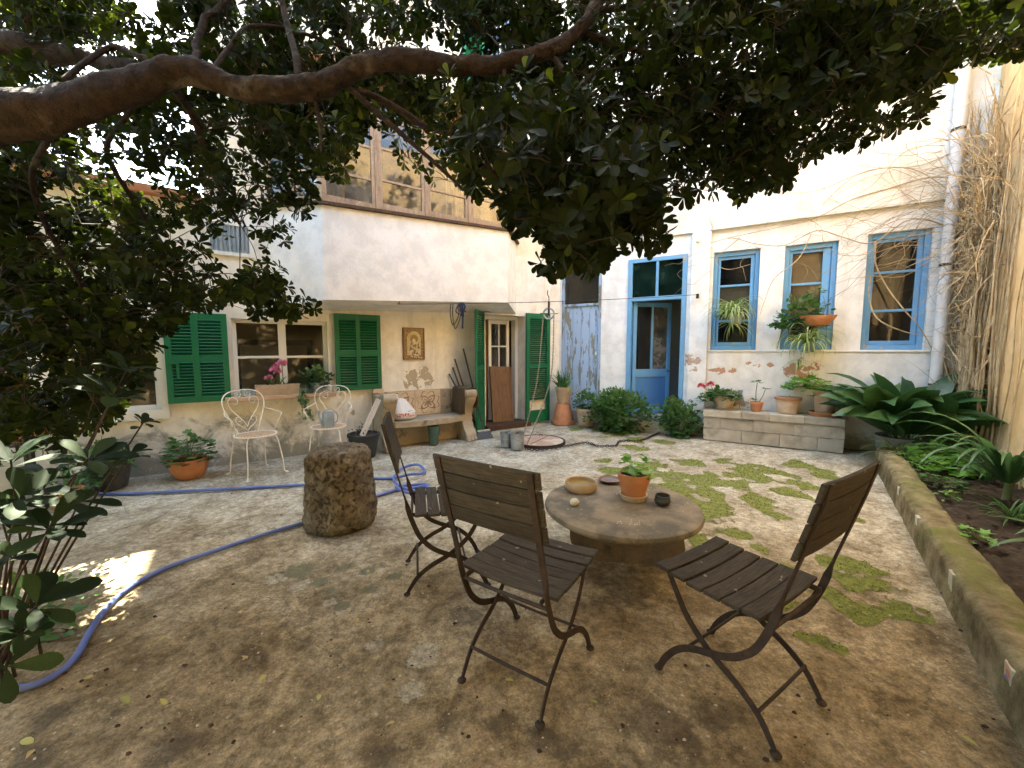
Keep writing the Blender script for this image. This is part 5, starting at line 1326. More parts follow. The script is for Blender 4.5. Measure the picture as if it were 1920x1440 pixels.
# ------------------------------------------------------------------ tile picture on the wall (a plain stand-in: a pale arched figure in brown glaze)
def m_picture():
    t = NT('glazed_picture'); t.coords(randomize=False); X, Y, Z = t.xyz()
    def ell(cx, cz, rx, rz, wob=0.0):
        dx = t.math('DIVIDE', t.math('SUBTRACT', X, cx), rx); dz = t.math('DIVIDE', t.math('SUBTRACT', Z, cz), rz)
        d = t.math('ADD', t.math('MULTIPLY', dx, dx), t.math('MULTIPLY', dz, dz))
        if wob: d = t.math('ADD', d, t.math('MULTIPLY', t.math('SUBTRACT', t.noise(30, 4), .5), wob))
        return t.math('LESS_THAN', d, 1.0)
    n = t.noise(45, 5, .7)
    col = t.mix(t.step(n, .42, .58), (0.12, 0.065, 0.02), (0.36, 0.23, 0.07))
    arch = t.math('MAXIMUM', ell(0, .07, .105, .115), t.math('MULTIPLY', t.math('LESS_THAN', t.math('ABSOLUTE', X), .105), t.math('LESS_THAN', t.math('ABSOLUTE', t.math('ADD', Z, .05)), .12)))
    col = t.mix(arch, col, t.mix(t.step(t.noise(25, 5), .4, .7), (0.52, 0.44, 0.28), (0.40, 0.30, 0.14)))
    col = t.mix(ell(0, .07, .062, .062, .8), col, (0.28, 0.17, 0.04))
    robe = ell(.012, -.09, .085, .14, 1.2)
    col = t.mix(robe, col, t.mix(t.step(t.noise(28, 6), .45, .55), (0.20, 0.12, 0.04), (0.55, 0.47, 0.33)))
    col = t.mix(ell(0, .045, .024, .03), col, (0.60, 0.50, 0.36))
    col = t.mix(t.math('LESS_THAN', Z, -.195), col, t.mix(t.step(t.noise(60, 3), .5, .6), (0.10, 0.05, 0.02), (0.5, 0.42, 0.28)))
    return t.done(col, .3, .5)
pc = thing('tile_picture', 'framed brown glazed tile picture hanging above the carved stone bench', 'picture', H(-2.86, 0, 1.432), HROT)
obj('panel', MB().box(-.145, .145, -.022, -.004, -.215, .215), m_picture(), pc)
obj('frame', MB().box(-.165, -.145, -.03, -.002, -.235, .235).box(.145, .165, -.03, -.002, -.235, .235).box(-.145, .145, -.03, -.002, .215, .235).box(-.145, .145, -.03, -.002, -.235, -.215), m_glaze, pc, bevel=.003)
# ------------------------------------------------------------------ clothes wire with straps
w0 = H(-3.24, -0.47, 1.945); w1 = A(2.36, -0.085, 2.20)
def wire_at(k): p = w0.lerp(w1, k); return p - Vector((0, 0, 0.10 * 4 * k * (1 - k) * 0.35))
cw_ = thing('clothes_wire', 'thin dark clothes wire strung from the bay to the annex pilaster', 'wire', w0)
obj('wire', MB().tube([wire_at(k / 20) - w0 for k in range(21)], .0045, 5), m_iron, cw_)
obj('hook', MB().tube([w0 - w0, H(-3.24, -0.52, 1.96) - w0, H(-3.24, -0.53, 1.99) - w0], .006, 5), m_iron, cw_)
obj('hook', MB().tube([w1 - w0, A(2.36, -0.05, 2.2) - w0], .010, 6).tube([A(2.36, -0.10, 2.21) - w0, A(2.36, -0.10, 2.14) - w0], .02, 6), m_rust, cw_)
kb_ = 0.155; c0 = wire_at(kb_); udir = (w1 - w0).normalized()
stp = MB()
for s in (0, 1):
    off = udir * (.02 + .03 * s)
    lp = spline([c0 - udir * .03 + off, c0 - udir * .035 + Vector((0, -.012, -.15)) + off, c0 + Vector((0, -.012, -.29 - .05 * s)) + off, c0 + udir * .075 + Vector((0, -.01, -.16)) + off, c0 + udir * .08 + off], 6)
    stp.sweep(lp, [.026] * len(lp), [.012] * len(lp), Vector((-udir.y, udir.x, 0)))
tag(obj('strap_loop', stp, m_strapbrown, None), 'dark brown strap looped over the clothes wire', 'strap')
kn = wire_at(.185); nv = MB()
for k in range(7):
    a = k * 1.1; q = kn + udir * (.03 * math.sin(a)) + Vector((0, -.015 * math.cos(a), 0))
    lp = spline([q + Vector((0, 0, .012)), q + udir * .05 * math.cos(k) + Vector((0, -.02, -.05)), q - udir * .045 * math.sin(k * 2) + Vector((0, -.01, -.11)), q + udir * .02 + Vector((0, 0, -.06 - .02 * k)), q + Vector((0, .01, .0))], 4)
    nv.sweep(lp, [.018] * len(lp), [.012] * len(lp), Vector((-udir.y, udir.x, 0)))
nv.sweep([kn + Vector((0, 0, -.05)), kn + udir * .015 + Vector((0, 0, -.2)), kn + udir * .01 + Vector((0, 0, -.34))], [.026] * 3, [.004] * 3, Vector((udir.x, udir.y, 0)))
tag(obj('strap_bundle', nv, m_navy, None), 'knotted navy blue strap hanging from the clothes wire', 'strap')
# ------------------------------------------------------------------ well: cover, pulley, chains, buckets
wl = thing('well_cover', 'round rust-brown well cover set in the ground beside the buckets', 'well cover', (0.40, 5.78, 0))
m_well = mat('well_slab', (0.30, 0.20, 0.14), (0.42, 0.28, 0.20), 5, .9, .4, 40, .004, c3=(0.50, 0.40, 0.30), s3=3, t3=(.52, .6))
obj('slab', MB().lathe([(0, .024), (.30, .024), (.352, .022), (.356, -.02), (0, -.02)], 56), m_well, wl, smooth=30)
obj('rim', MB().lathe([(.36, -.02), (.36, .026), (.378, .026), (.385, -.02)], 56), m_rust, wl, smooth=30)
obj('seam', MB().box(-.30, .30, -.006, .006, .0235, .027), m_iron, wl, rot=(0, 0, rad(62)))
obj('handle', MB().tube([(.02, .25, .02), (.02, .25, .05), (.05, .27, .055), (.07, .27, .02)], .005, 5), m_iron, wl)
kp = 0.462; pw = wire_at(kp); PU = Vector((pw.x, pw.y, 1.86))
pu = thing('pulley', 'iron well pulley hanging near the corner beneath a white cord', 'pulley', PU)
ring = [(.075 * math.cos(a), 0, .075 * math.sin(a)) for a in [2 * math.pi * k / 24 for k in range(25)]]
obj('wheel', MB().tube(ring, .014, 8, False).tube([(-.07, 0, 0), (.07, 0, 0)], .008, 5).tube([(0, 0, -.07), (0, 0, .07)], .008, 5), m_zinc, pu, rot=(0, 0, rad(-12)), smooth=50)
obj('fork', MB().box(-.012, .012, -.026, -.020, -.03, .17).box(-.012, .012, .020, .026, -.03, .17).box(-.012, .012, -.02, .02, .155, .17), m_rust, pu, rot=(0, 0, rad(-12)))
obj('axle', MB().tube([(-.13, 0, 0), (.13, 0, 0)], .006, 6).tube([(0, -.03, 0), (0, .03, 0)], .008, 6), m_rust, pu)
obj('hook', MB().tube([(0, 0, .17), (0, 0, .23), (-.02, 0, .27), (-.02, 0, .33)], .007, 6), m_rust, pu)
cq = Vector(A(0.03, -0.06, 4.0))
tag(obj('white_cord', MB().tube([PU + Vector((0, 0, .24)), PU.lerp(cq, .35) + Vector((0, 0, .12)), cq], .006, 6), m_cord, None), 'white cord running up from the well pulley to the wall', 'cord')
def chain(pts, r=.0042, ln=.034):
    m = MB(); P = spline(pts, 10); acc = 0; last = P[0]; k = 0
    for p in P[1:]:
        while (p - last).length >= ln * .72:
            d = (p - last).normalized(); c = last + d * ln * .36; s = d.cross(Vector((0, 0, 1)) if abs(d.z) < .9 else Vector((1, 0, 0))).normalized(); t2 = d.cross(s)
            b = s if k % 2 else (s * .5 + t2 * .85)
            ring = [c + d * (ln * .5 * math.cos(a)) + b * (ln * .27 * math.sin(a)) for a in [2 * math.pi * i / 8 for i in range(9)]]
            m.tube(ring, r, 4, False); last = last + d * ln * .72; k += 1
    return m
e1 = on(985, 832); e1 = Vector((.13, 5.45, .02))
tag(obj('pulley_chain', chain([PU + Vector((-.075, 0, 0)), PU + Vector((-.16, -.10, -.9)), Vector((.20, 5.50, .30)), e1]), m_rope, None), 'left strand of the chain hanging from the well pulley to the buckets', 'chain', 'chains hanging from the well pulley')
tag(obj('pulley_chain', chain([PU + Vector((.075, 0, 0)), PU + Vector((.03, -.08, -.9)), Vector((.33, 5.56, .30)), Vector((.20, 5.47, .02))]), m_rope, None), 'right strand of the chain hanging from the well pulley to the buckets', 'chain', 'chains hanging from the well pulley')
gc = [on(*q, .012) for q in ((985, 842), (1010, 843), (1050, 838), (1095, 830), (1110, 832), (1120, 836), (1150, 836), (1157, 834), (1160, 828), (1175, 826), (1200, 826), (1225, 816), (1245, 808))]
tag(obj('ground_chain', chain(gc, .0062, .05), m_rust, None), 'rusty chain lying on the ground from the buckets to the annex bush', 'chain')
def bucket(label, loc, rt=.10, rb=.075, h=.20, tilt=0):
    t = thing('bucket', label, 'bucket', loc, R.uniform(0, 6), 'zinc buckets by the well cover')
    obj('body', MB().lathe([(0, 0), (rb, 0), (rb + .002, .012), (rt, h - .01), (rt + .004, h - .006), (rt + .004, h), (rt - .003, h), (rb - .004, .012), (0, .012)], 30), m_zinc, t, smooth=35)
    obj('band', MB().lathe([(rb + (rt - rb) * .55 + .0005, h * .55), (rb + (rt - rb) * .55 + .004, h * .56), (rb + (rt - rb) * .6 + .004, h * .6), (rb + (rt - rb) * .6 + .0005, h * .61)], 30), m_zinc, t, smooth=35)
    hn_ = [(rt * math.cos(a), -.02 - .02 * math.sin(a), h - .01 + .03 * math.sin(a)) for a in [math.pi * k / 14 for k in range(15)]]
    obj('handle', MB().tube(hn_, .004, 5), m_iron, t)
    return t
bucket('pale zinc bucket, left of the two by the well cover', (-.075, 5.50, 0), .098, .075, .20)
bucket('grey zinc bucket with straight sides, right of the two by the well cover', (.075, 5.36, 0), .098, .088, .225)
# ------------------------------------------------------------------ pots in the corner
ps = thing('stacked_pot_plant', 'aloe in a pot standing on an upturned terracotta pot in the corner', 'pot plant', A(.22, -.30))
obj('upturned_pot', MB().lathe([(0, .37), (.125, .37), (.13, .36), (.19, .075), (.212, .07), (.214, .005), (.2, .0), (.19, .0), (0, .0)], 36), m_terra, ps, smooth=35)
pot(ps, .145, .10, .30, .05, .008, m_terra_lime, (0, 0, .372))
lm = LM()
for k in range(60): lm.blade((R.uniform(-.09, .09), R.uniform(-.09, .09), .65), R.uniform(0, 6.28), R.uniform(.6, 1.5), R.uniform(.16, .40), .026, R.uniform(.2, 1.2), 6, .3)
obj('foliage', lm.mesh('foliage', m_herb), None, ps, kind='stuff')
spider(ps, (.06, -.09, .64), 14, .26, .014, m_spider, (.2, 1.0), 2.8, (-1.9, .3), 'trailing_leaves'); spider(ps, (-.08, -.06, .62), 10, .26, .014, m_spider, (.2, 1.0), 2.8, (2.2, 4.6), 'trailing_leaves')
pq = thing('limed_pot_plant', 'lime-stained pot of leafy herbs in a saucer beside the upturned pot', 'pot plant', A(.66, -.32))
saucer(pq, .165, .05, m_terra_lime); pot(pq, .165, .125, .30, .04, .008, m_terra_lime, (0, 0, .02))
bush(pq, (0, 0, .42), .20, .18, .20, 420, .06, m_herb, LOBED)
pr_ = thing('hidden_pot_plant', 'cracked clay pot of herbs half hidden behind the annex bush', 'pot plant', A(.98, -.26))
pot(pr_, .12, .09, .26, .035, .006, m_terra_lime); bush(pr_, (0, 0, .40), .17, .15, .22, 300, .055, m_herb, LOBED)
def shrub(label, c, rx, ry, rz, n, leaf):
    t = thing('bush', label, 'bush', A(*c), 0, 'green bushes at the foot of the annex')
    bush(t, (0, 0, rz * .8), rx, ry, rz, n, leaf, m_herb, LOBED)
    bush(t, (-rx * .35, .05, rz * 1.1), rx * .5, ry * .5, rz * .65, n // 3, leaf, m_herb, LOBED, 'upper_foliage')
    s = MB()
    for k in range(16):
        a = R.uniform(0, 6.28); s.tube([(0, 0, 0), (math.cos(a) * rx * .3, math.sin(a) * ry * .3, rz * .5), (math.cos(a) * rx * .7, math.sin(a) * ry * .7, rz * R.uniform(.7, 1.3))], [.006, .005, .002], 4)
    obj('stem', s, m_herb_stem, t)
    return t
shrub('wide green bush left of the blue annex door', (1.34, -.42), .52, .36, .36, 1500, .075)
shrub('smaller green bush right of the blue annex doorstep', (2.20, -.32), .30, .26, .30, 800, .07)
# ------------------------------------------------------------------ block bench under the annex windows
bb = thing('block_bench', 'long low bench of pale stone blocks under the annex windows', 'bench', A(0, 0, 0), AROT)
x = 2.53
for k, w in enumerate((.50, .34, .40, .43)):
    obj('coping', rough_up(dense_box(x, x + w - .006, -.44, -.003, .355, .445, 8, 6, 2), .005, 9, k), m_blockstone, bb, smooth=50); x += w
for row, (z0, z1, ws) in enumerate(((0.0, .175, (.50, .46, .42, .28)), (.181, .353, (.22, .42, .48, .54)))):
    x = 2.545
    for k, w in enumerate(ws):
        obj('block', rough_up(dense_box(x, x + w - .006, -.42 + R.uniform(-.004, .004), -.003, z0, z1, 8, 4, 3), .005, 10, k + row * 7), m_blockstone, bb, smooth=50); x += w
BZ = .447
g1 = thing('flowering_geranium', 'flared clay pot of geranium with coral flowers, leftmost on the block bench', 'pot plant', A(2.80, -.20, BZ), AROT)
saucer(g1, .125, .035, m_terra_lime); pot(g1, .155, .095, .19, .02, .012, m_terra_lime, (0, 0, .013))
dome_plant(g1, (-.04, 0, .17), .26, .24, 130, .085, m_ger, ROUND, True, flat=.3)
dome_plant(g1, (-.26, -.04, .12), .14, .16, 46, .07, m_ger, ROUND, False, flat=.3, part='lower_foliage')
for q in ((-.32, -.03, .33), (-.20, -.02, .36)):
    obj('stem', MB().tube([(-.1, 0, .2), q], .004, 5), m_herb_stem, g1); flower_head(g1, q, .045, 40, m_red)
sl2 = thing('solar_light', 'small grey garden light stuck beside the coral geranium', 'light', A(3.0, -.16, BZ), AROT)
obj('stake', MB().tube([(0, 0, 0), (0, 0, .22)], .006, 6), m_zinc, sl2); obj('head', MB().lathe([(0, .20), (.016, .20), (.034, .29), (.036, .30), (0, .305)], 14), m_zinc, sl2, smooth=40)
g2 = thing('geranium_cutting', 'little terracotta pot with two thin geranium stems on the block bench', 'pot plant', A(3.215, -.20, BZ), AROT)
pot(g2, .082, .06, .14, .035, .006, m_terra)
sm_ = MB().tube([(-.01, 0, .12), (-.015, 0, .28), (-.005, 0, .42)], .006, 6).tube([(.02, 0, .12), (.07, 0, .22), (.10, 0, .33)], .005, 6)
obj('stem', sm_, m_herb_stem, g2)
for c, r_, n_ in (((-.005, 0, .42), .07, 16), ((.10, 0, .33), .04, 9), ((-.05, 0, .16), .05, 8)): dome_plant(g2, c, r_, r_ * .6, n_, .05, m_ger, ROUND, False)
g3 = thing('clay_pot', 'wide lime-streaked clay pot with a thick rim in the middle of the block bench', 'pot', A(3.59, -.20, BZ), AROT)
pot(g3, .148, .115, .235, .045, .010, m_terra_lime); obj('rim_band', MB().lathe([(.150, .195), (.162, .197), (.162, .232), (.150, .234)], 32), m_terra, g3, smooth=40)
dome_plant(g3, (0, 0, .215), .10, .04, 26, .03, m_succ, OVAL, False)
g4 = thing('tall_pot_plant', 'tall clay pot of bright leaves in a terracotta saucer, rightmost on the block bench', 'pot plant', A(4.0, -.22, BZ), AROT)
saucer(g4, .175, .06, m_terra); pot(g4, .135, .105, .30, .04, .008, m_terra_lime, (0, 0, .045))
dome_plant(g4, (-.16, 0, .36), .30, .26, 130, .11, m_bright, LOBED, True, flat=.3)
# hanging window plants
h1 = thing('window_spider_plant', 'spider plant spilling from a grey pot at the left annex window', 'pot plant', A(2.90, -.13, 1.72), AROT)
pot(h1, .085, .065, .14, .02, .004, m_zincblue)
spider(h1, (-.04, -.03, .16), 60, .56, .024, m_spider, (.5, 1.4), 3.6); spider(h1, (-.06, -.08, .02), 20, .4, .02, m_spider, (-.6, .3), 1.6)
dome_plant(h1, (-.18, 0, .12), .14, .12, 44, .06, m_ger, ROUND, False, flat=.4, part='side_foliage')
spider(h1, (-.06, -.09, .14), 40, .5, .022, m_spider, (.1, .9), 2.6, (3.2, 5.4), 'front_foliage')
obj('bracket', MB().tube([(-.06, .0, -.008), (-.06, .20, -.008), (.06, .20, -.008), (.06, .0, -.008)], .006, 5), m_iron, h1)
h2 = thing('window_geranium', 'terracotta half bowl of geranium hung at the middle annex window', 'pot plant', A(3.86, -.20, 1.66), AROT)
m = MB().lathe([(0, 0), (.08, 0), (.13, .02), (.185, .10), (.198, .12), (.205, .145), (.195, .145), (.17, .10), (0, .09)], 32); m.v = [(x_ * 1.05, y_ * .62, z_) for x_, y_, z_ in m.v]
obj('pot', m, m_terra, h2, smooth=40)
bush(h2, (-.16, 0, .20), .30, .12, .17, 190, .075, m_ger, ROUND); bush(h2, (-.36, -.03, .06), .15, .09, .16, 60, .07, m_ger, ROUND, 'side_foliage'); bush(h2, (-.42, 0, -.25), .12, .07, .12, 42, .065, m_ger, ROUND, 'trailing_foliage')
s = MB()
for k in range(9):
    x_ = R.uniform(-.3, .12); s.tube([(x_ * .5, 0, .12), (x_, -.02, .25), (x_ + R.uniform(-.05, .05), 0, R.uniform(.3, .52))], [.004, .003, .002], 4)
s.tube([(-.15, 0, .12), (-.33, -.02, .12), (-.40, 0, -.1), (-.43, 0, -.3)], .005, 5)
obj('stem', s, m_herb_stem, h2)
dome_plant(h2, (-.02, 0, .42), .12, .1, 20, .05, m_ger, ROUND, False, part='upper_foliage')
obj('bracket', MB().tube([(-.15, 0, .015), (-.15, .26, .015), (.15, .26, .015), (.15, 0, .015)], .006, 5), m_iron, h2)
h3 = thing('hanging_spider_plant', 'pale spider plant hanging below the middle annex window', 'pot plant', A(3.79, -.13, 1.33), AROT)
pot(h3, .09, .07, .12, .015, .004, m_zincblue); spider(h3, (0, -.04, .13), 64, .56, .021, m_spider, (.5, 1.4), 3.6); spider(h3, (-.1, -.04, -.12), 22, .36, .014, m_spider, (-1.0, .2), 1.0)
spider(h3, (-.02, -.08, .10), 44, .5, .021, m_spider, (.1, .9), 2.6, (3.5, 5.6), 'front_foliage')
obj('bracket', MB().tube([(-.06, .0, -.006), (-.06, .128, -.006), (.06, .128, -.006), (.06, .0, -.006)], .006, 5), m_iron, h3)
# ------------------------------------------------------------------ aspidistra and bed plants
asp = thing('aspidistra', 'large dark green broad-leaved plant in a grey tub in the annex corner', 'pot plant', A(4.74, -.50))
pot(asp, .26, .22, .30, .03, .01, m_greyplastic, n=36)
def aprof(t): return max(0.04, math.sin(math.pi * min(1, max(0, (t - .12) / .88)) ** .8) ** .75) if 1 > t > .14 else .05
for k in range(84):
    az = k * 2.39996 + R.uniform(-.3, .3); inner = (k % 3) / 3
    L = R.uniform(.8, 1.15); el = 1.0 + 0.5 * inner + R.uniform(-.2, .15)
    lm = LM().blade((0, 0, 0), 0.0, el, L, R.uniform(.20, .27), R.uniform(.9, 2.3), 9, .12, 0.5, aprof)
    obj('leaf', lm.mesh('leaf', m_aspi), None, asp, loc=(math.cos(az) * .12, math.sin(az) * .12, .27), rot=(R.uniform(-.8, .8), 0, az))
def bed(x, y, z=.10): return Wl(x, y, z)
gs = thing('bed_spider_plant', 'clump of striped grassy leaves at the far end of the planting bed', 'plant', bed(1.02, -.72, .06))
spider(gs, (0, 0, .05), 70, .46, .016, m_spider, (.25, 1.2), 2.2); spider(gs, (-.05, -.16, .04), 40, .36, .014, m_spider, (.25, 1.2), 2.2, part='outer_foliage')
nb = thing('bed_green_plant', 'bright green lobed-leaved plant beside the grassy clump in the planting bed', 'plant', bed(1.38, -.46, .10))
dome_plant(nb, (0, 0, .02), .36, .26, 120, .13, m_bright, LOBED, True, flat=.3)
nb2 = thing('bed_seedling', 'small green seedling in the dark soil of the planting bed', 'plant', bed(2.55, -.60, .12))
dome_plant(nb2, (0, 0, .01), .10, .08, 26, .045, m_bright, OVAL, True)
nb3 = thing('bed_weed', 'bright weed growing over the kerb near the right edge', 'plant', bed(3.55, -.66, .14))
dome_plant(nb3, (0, 0, .01), .10, .08, 22, .06, m_bright, LOBED, True)
nb4 = thing('bed_leafy_plant', 'leafy green plant at the foot of the dry vine in the planting bed', 'plant', bed(.85, -.30, .10))
dome_plant(nb4, (0, 0, .02), .34, .34, 110, .12, m_ger, LOBED, True, flat=.25)
nb6 = thing('bed_light_plant', 'pale green soft-leaved plant where the kerb begins', 'plant', bed(1.15, -.40, .10))
dome_plant(nb6, (0, 0, .02), .30, .34, 130, .10, m_bright, LOBED, True, flat=.2)
nb7 = thing('bed_creeper', 'low creeping weed in the middle of the planting bed', 'plant', bed(2.0, -.55, .11))
dome_plant(nb7, (0, 0, .01), .22, .10, 70, .06, m_ger, LOBED, True, flat=.3)
nb8 = thing('bed_tuft', 'grass tuft beside the strap-leaved plant', 'plant', bed(2.9, -.35, .11))
spider(nb8, (0, 0, .02), 40, .35, .014, m_herb, (.4, 1.3), 1.8)
nb5 = thing('bed_fern', 'low grassy tuft against the garden wall behind the kerb', 'plant', bed(1.75, -.20, .12))
spider(nb5, (0, 0, .03), 60, .45, .018, m_herb, (.4, 1.3), 1.8)
ag = thing('strap_leaf_plant', 'tall plant with long arching strap leaves at the right edge of the bed', 'plant', bed(2.28, -.22, .12))
for k in range(30):
    az = R.uniform(0, 6.28) if k > 14 else R.uniform(2.0, 4.6); L = R.uniform(.55, 1.0)
    lm = LM().blade((0, 0, 0), 0.0, R.uniform(.7, 1.35), L, R.uniform(.04, .06), R.uniform(1.5, 2.6), 12, .22, .5)
    obj('leaf', lm.mesh('leaf', m_strapleaf), None, ag, loc=(math.cos(az) * .04, math.sin(az) * .04, .15), rot=(0, 0, az))
obj('stem', MB().tube([(0, 0, -.05), (.01, 0, .1), (0, 0, .22)], [.03, .026, .02], 10), m_herb_stem, ag, smooth=60)
ag2 = thing('dark_strap_plant', 'dark leafed plant leaning in from the lower right edge over the kerb', 'plant', bed(3.75, -.25, .12))
for k in range(14):
    az = R.uniform(0, 6.28); lm = LM().blade((0, 0, 0), 0.0, R.uniform(.3, 1.1), R.uniform(.4, .62), .06, R.uniform(1.0, 2.0), 9, .2, .5)
    obj('leaf', lm.mesh('leaf', m_aspi), None, ag2, loc=(0, 0, .08), rot=(0, 0, az))
# ------------------------------------------------------------------ pots at the left end of the house wall
l1 = thing('dark_pot_plant', 'dark round pot with a straggly herb at the left end of the house wall', 'pot plant', H(-6.10, -.34))
pot(l1, .17, .12, .30, .03, .006, m_darkclay); bush(l1, (-.05, -.06, .26), .26, .22, .20, 300, .06, m_herb, LOBED)
l2 = thing('clay_trough_plant', 'clay pot of small succulents in front of the dark round pot', 'pot plant', H(-6.32, -.72))
pot(l2, .12, .09, .14, .025, .006, m_terra); bush(l2, (0, 0, .16), .20, .18, .10, 220, .05, m_herb, OVAL)
l3 = thing('stand_pot_plant', 'terracotta pot of narrow arching leaves raised on a stand under the left window', 'pot plant', H(-6.62, -.30))
obj('stand', MB().box(-.2, .2, -.15, .15, .50, .53).box(-.19, -.16, -.14, -.11, 0, .5).box(.16, .19, -.14, -.11, 0, .5).box(-.19, -.16, .11, .14, 0, .5).box(.16, .19, .11, .14, 0, .5), m_iron, l3)
pot(l3, .13, .10, .15, .03, .006, m_terra, (0, 0, .53)); spider(l3, (0, 0, .67), 40, .5, .02, m_herb, (.5, 1.45), 1.4)
l4 = thing('broad_pot_plant', 'pot of broad pale green leaves under the far left window', 'pot plant', H(-7.15, -.55))
pot(l4, .16, .12, .22, .03, .006, m_terra)
for k in range(18):
    az = k * 2.4; lm = LM().blade((0, 0, 0), 0.0, R.uniform(.6, 1.3), R.uniform(.4, .6), .10, R.uniform(.8, 1.6), 9, .15, .5, aprof)
    obj('leaf', lm.mesh('leaf', m_strapleaf), None, l4, loc=(math.cos(az) * .05, math.sin(az) * .05, .2), rot=(0, 0, az))
# ------------------------------------------------------------------ dry vine in the corner of the garden wall
vine = thing('dry_vine', 'leafless dry vine climbing the corner of the ochre garden wall and reaching over the annex', 'vine', WCORNER, WROT)
WI = WM.inverted()
def vcol(h): return None
for k in range(130):
    x = abs(R.gauss(0.28, 0.26)) + 0.03 if k < 112 else R.uniform(0.9, 3.2)
    top = R.uniform(2.2, 4.2) if k < 112 else R.uniform(3, 5.5)
    r0 = R.uniform(.006, .017) if k < 112 else R.uniform(.005, .009)
    dep = R.uniform(.015, .13) if k < 112 else .015
    pts_ = []; n = 9; xx = x
    for i in range(n + 1):
        t = i / n
        xx += R.uniform(-.075, .075)
        pts_.append((max(.02, xx + (0.1 * t if k >= 112 else 0)), -dep - R.uniform(0, .03) * (1 - t * .5), .08 + (top - .08) * t))
    obj('stem', MB().tube(spline(pts_, 3), lerp_list([r0, r0 * .8, r0 * .35], (n) * 3 + 1), 6), m_vine, vine, smooth=60)
tg = MB()
for k in range(950):
    z = R.choice((R.gauss(2.5, .6), R.uniform(.3, 3.6), R.gauss(3.1, .4))); x = abs(R.gauss(.3, .28)) + .02
    p = Vector((x, -R.uniform(.03, .2), max(.15, z))); d = Vector((R.gauss(0, .6), R.gauss(-.15, .25), R.gauss(.25, .8))).normalized()
    L = R.uniform(.25, .8); pts_ = [p]
    for i in range(6):
        d = (d + Vector((R.gauss(0, .28), R.gauss(0, .12), R.gauss(0, .28)))).normalized(); p = p + d * L / 6
        p.y = min(p.y, -.012); p.x = max(p.x, .03); pts_.append(p.copy())
    r_ = R.choice((.002, .003, .004, .006)); tg.tube(pts_, [r_] * 4 + [r_ * .7, r_ * .5, r_ * .3], 4, False)
obj('twig_tangle', tg, m_vine, vine, kind='stuff')
# dry leaf scraps and knots
sc2 = LM(); n = 260
P_ = np.stack([np.abs(rng.normal(.32, .25, n)) + .02, -rng.uniform(.04, .2, n), np.where(rng.random(n) < .5, rng.normal(2.55, .35, n), rng.uniform(.2, 3.4, n))], 1)
sc2.leaves(OVAL, P_, unit(n), unit(n), rng.uniform(.03, .08, n))
obj('dry_leaves', sc2.mesh('dry_leaves', leaf_mat('dry_vine_leaf', [(0.16, 0.09, 0.05), (0.28, 0.18, 0.10), (0.38, 0.27, 0.16)], .8, .1)), None, vine, kind='stuff')
# runners over the annex front
rn = MB()
def runner(start, d, L, r, wob=.22, grav=-.02, n=16):
    p = Vector(start); d = Vector(d).normalized(); pts_ = [p.copy()]
    for i in range(n):
        d = (d + Vector((R.gauss(0, wob), R.gauss(0, wob * .25), R.gauss(grav, wob)))).normalized(); p = p + d * L / n
        p.y = min(-.075, max(-.35, p.y)); pts_.append(p.copy())
    return [WI @ (AM @ q) for q in pts_]
for k in range(55):
    z = R.choice((R.uniform(2.4, 3.9), R.gauss(3.25, .25))); L = R.uniform(.5, 1.9)
    pts_ = runner((R.uniform(4.9, 5.25), -R.uniform(.1, .25), z), (-1, R.uniform(-.1, .05), R.uniform(-.25, .45)), L, 0)
    r_ = R.uniform(.0016, .0038); rn.tube(pts_, [r_] * 10 + lerp_list([r_, r_ * .3], 7), 4, False)
for k in range(34):
    z = R.uniform(2.5, 3.2); x = R.uniform(2.3, 4.6)
    pts_ = runner((x, -.12, z), (R.uniform(-1, 1), 0, R.uniform(-.5, .4)), R.uniform(.3, .9), 0, .3, -.05)
    r_ = R.uniform(.0014, .003); rn.tube(pts_, [r_] * 10 + lerp_list([r_, r_ * .3], 7), 4, False)
obj('runner_tangle', rn, m_vine, vine, kind='stuff')
mains = [[(5.2, 2.75), (4.75, 2.95), (4.4, 2.72), (4.1, 2.84), (3.8, 2.95), (3.45, 2.80), (3.1, 2.88), (2.8, 3.0), (2.5, 2.95)],
         [(5.2, 3.3), (4.9, 3.42), (4.5, 3.38), (4.15, 3.30), (3.8, 3.12), (3.5, 3.08), (3.1, 3.05), (2.75, 3.0)],
         [(4.42, 2.72), (4.45, 2.45), (4.58, 2.15), (4.72, 1.88), (4.90, 1.62), (5.05, 1.35), (5.15, 1.0)],
         [(4.40, 2.3), (4.42, 2.0), (4.50, 1.75), (4.7, 1.6), (4.95, 1.52), (5.2, 1.5)],
         [(5.2, 3.75), (4.8, 3.6), (4.3, 3.62), (3.8, 3.48), (3.4, 3.55)],
         [(3.75, 2.92), (3.62, 2.6), (3.35, 2.35), (3.25, 2.05), (3.2, 1.85)],
         [(5.2, 3.1), (4.7, 3.55), (4.2, 3.6), (3.85, 3.3)], [(2.9, 2.98), (2.6, 2.7), (2.75, 2.55), (3.1, 2.6)]]
for k, mpts in enumerate(mains):
    pts_ = [WI @ A(x, -.10 - .05 * math.sin(i * 1.7 + k), z) for i, (x, z) in enumerate(mpts)]
    sp = spline(pts_, 5); r_ = .009 if k < 4 else .006
    obj('runner', MB().tube(sp, lerp_list([r_, r_ * .85, r_ * .5], len(sp)), 6), m_vine, vine, smooth=60)
# dead branch leaning over the bed
q = [WI @ on(*c) for c in ((1755, 845, .12), (1785, 800, .35), (1815, 760, .55))]
obj('stem', MB().tube(spline([Wl(.75, -.55, .08), Wl(.55, -.42, .45), Wl(.25, -.30, .85)], 5), [.018] * 6 + [.012] * 5, 8).xf(WI), m_vine, vine, smooth=60)

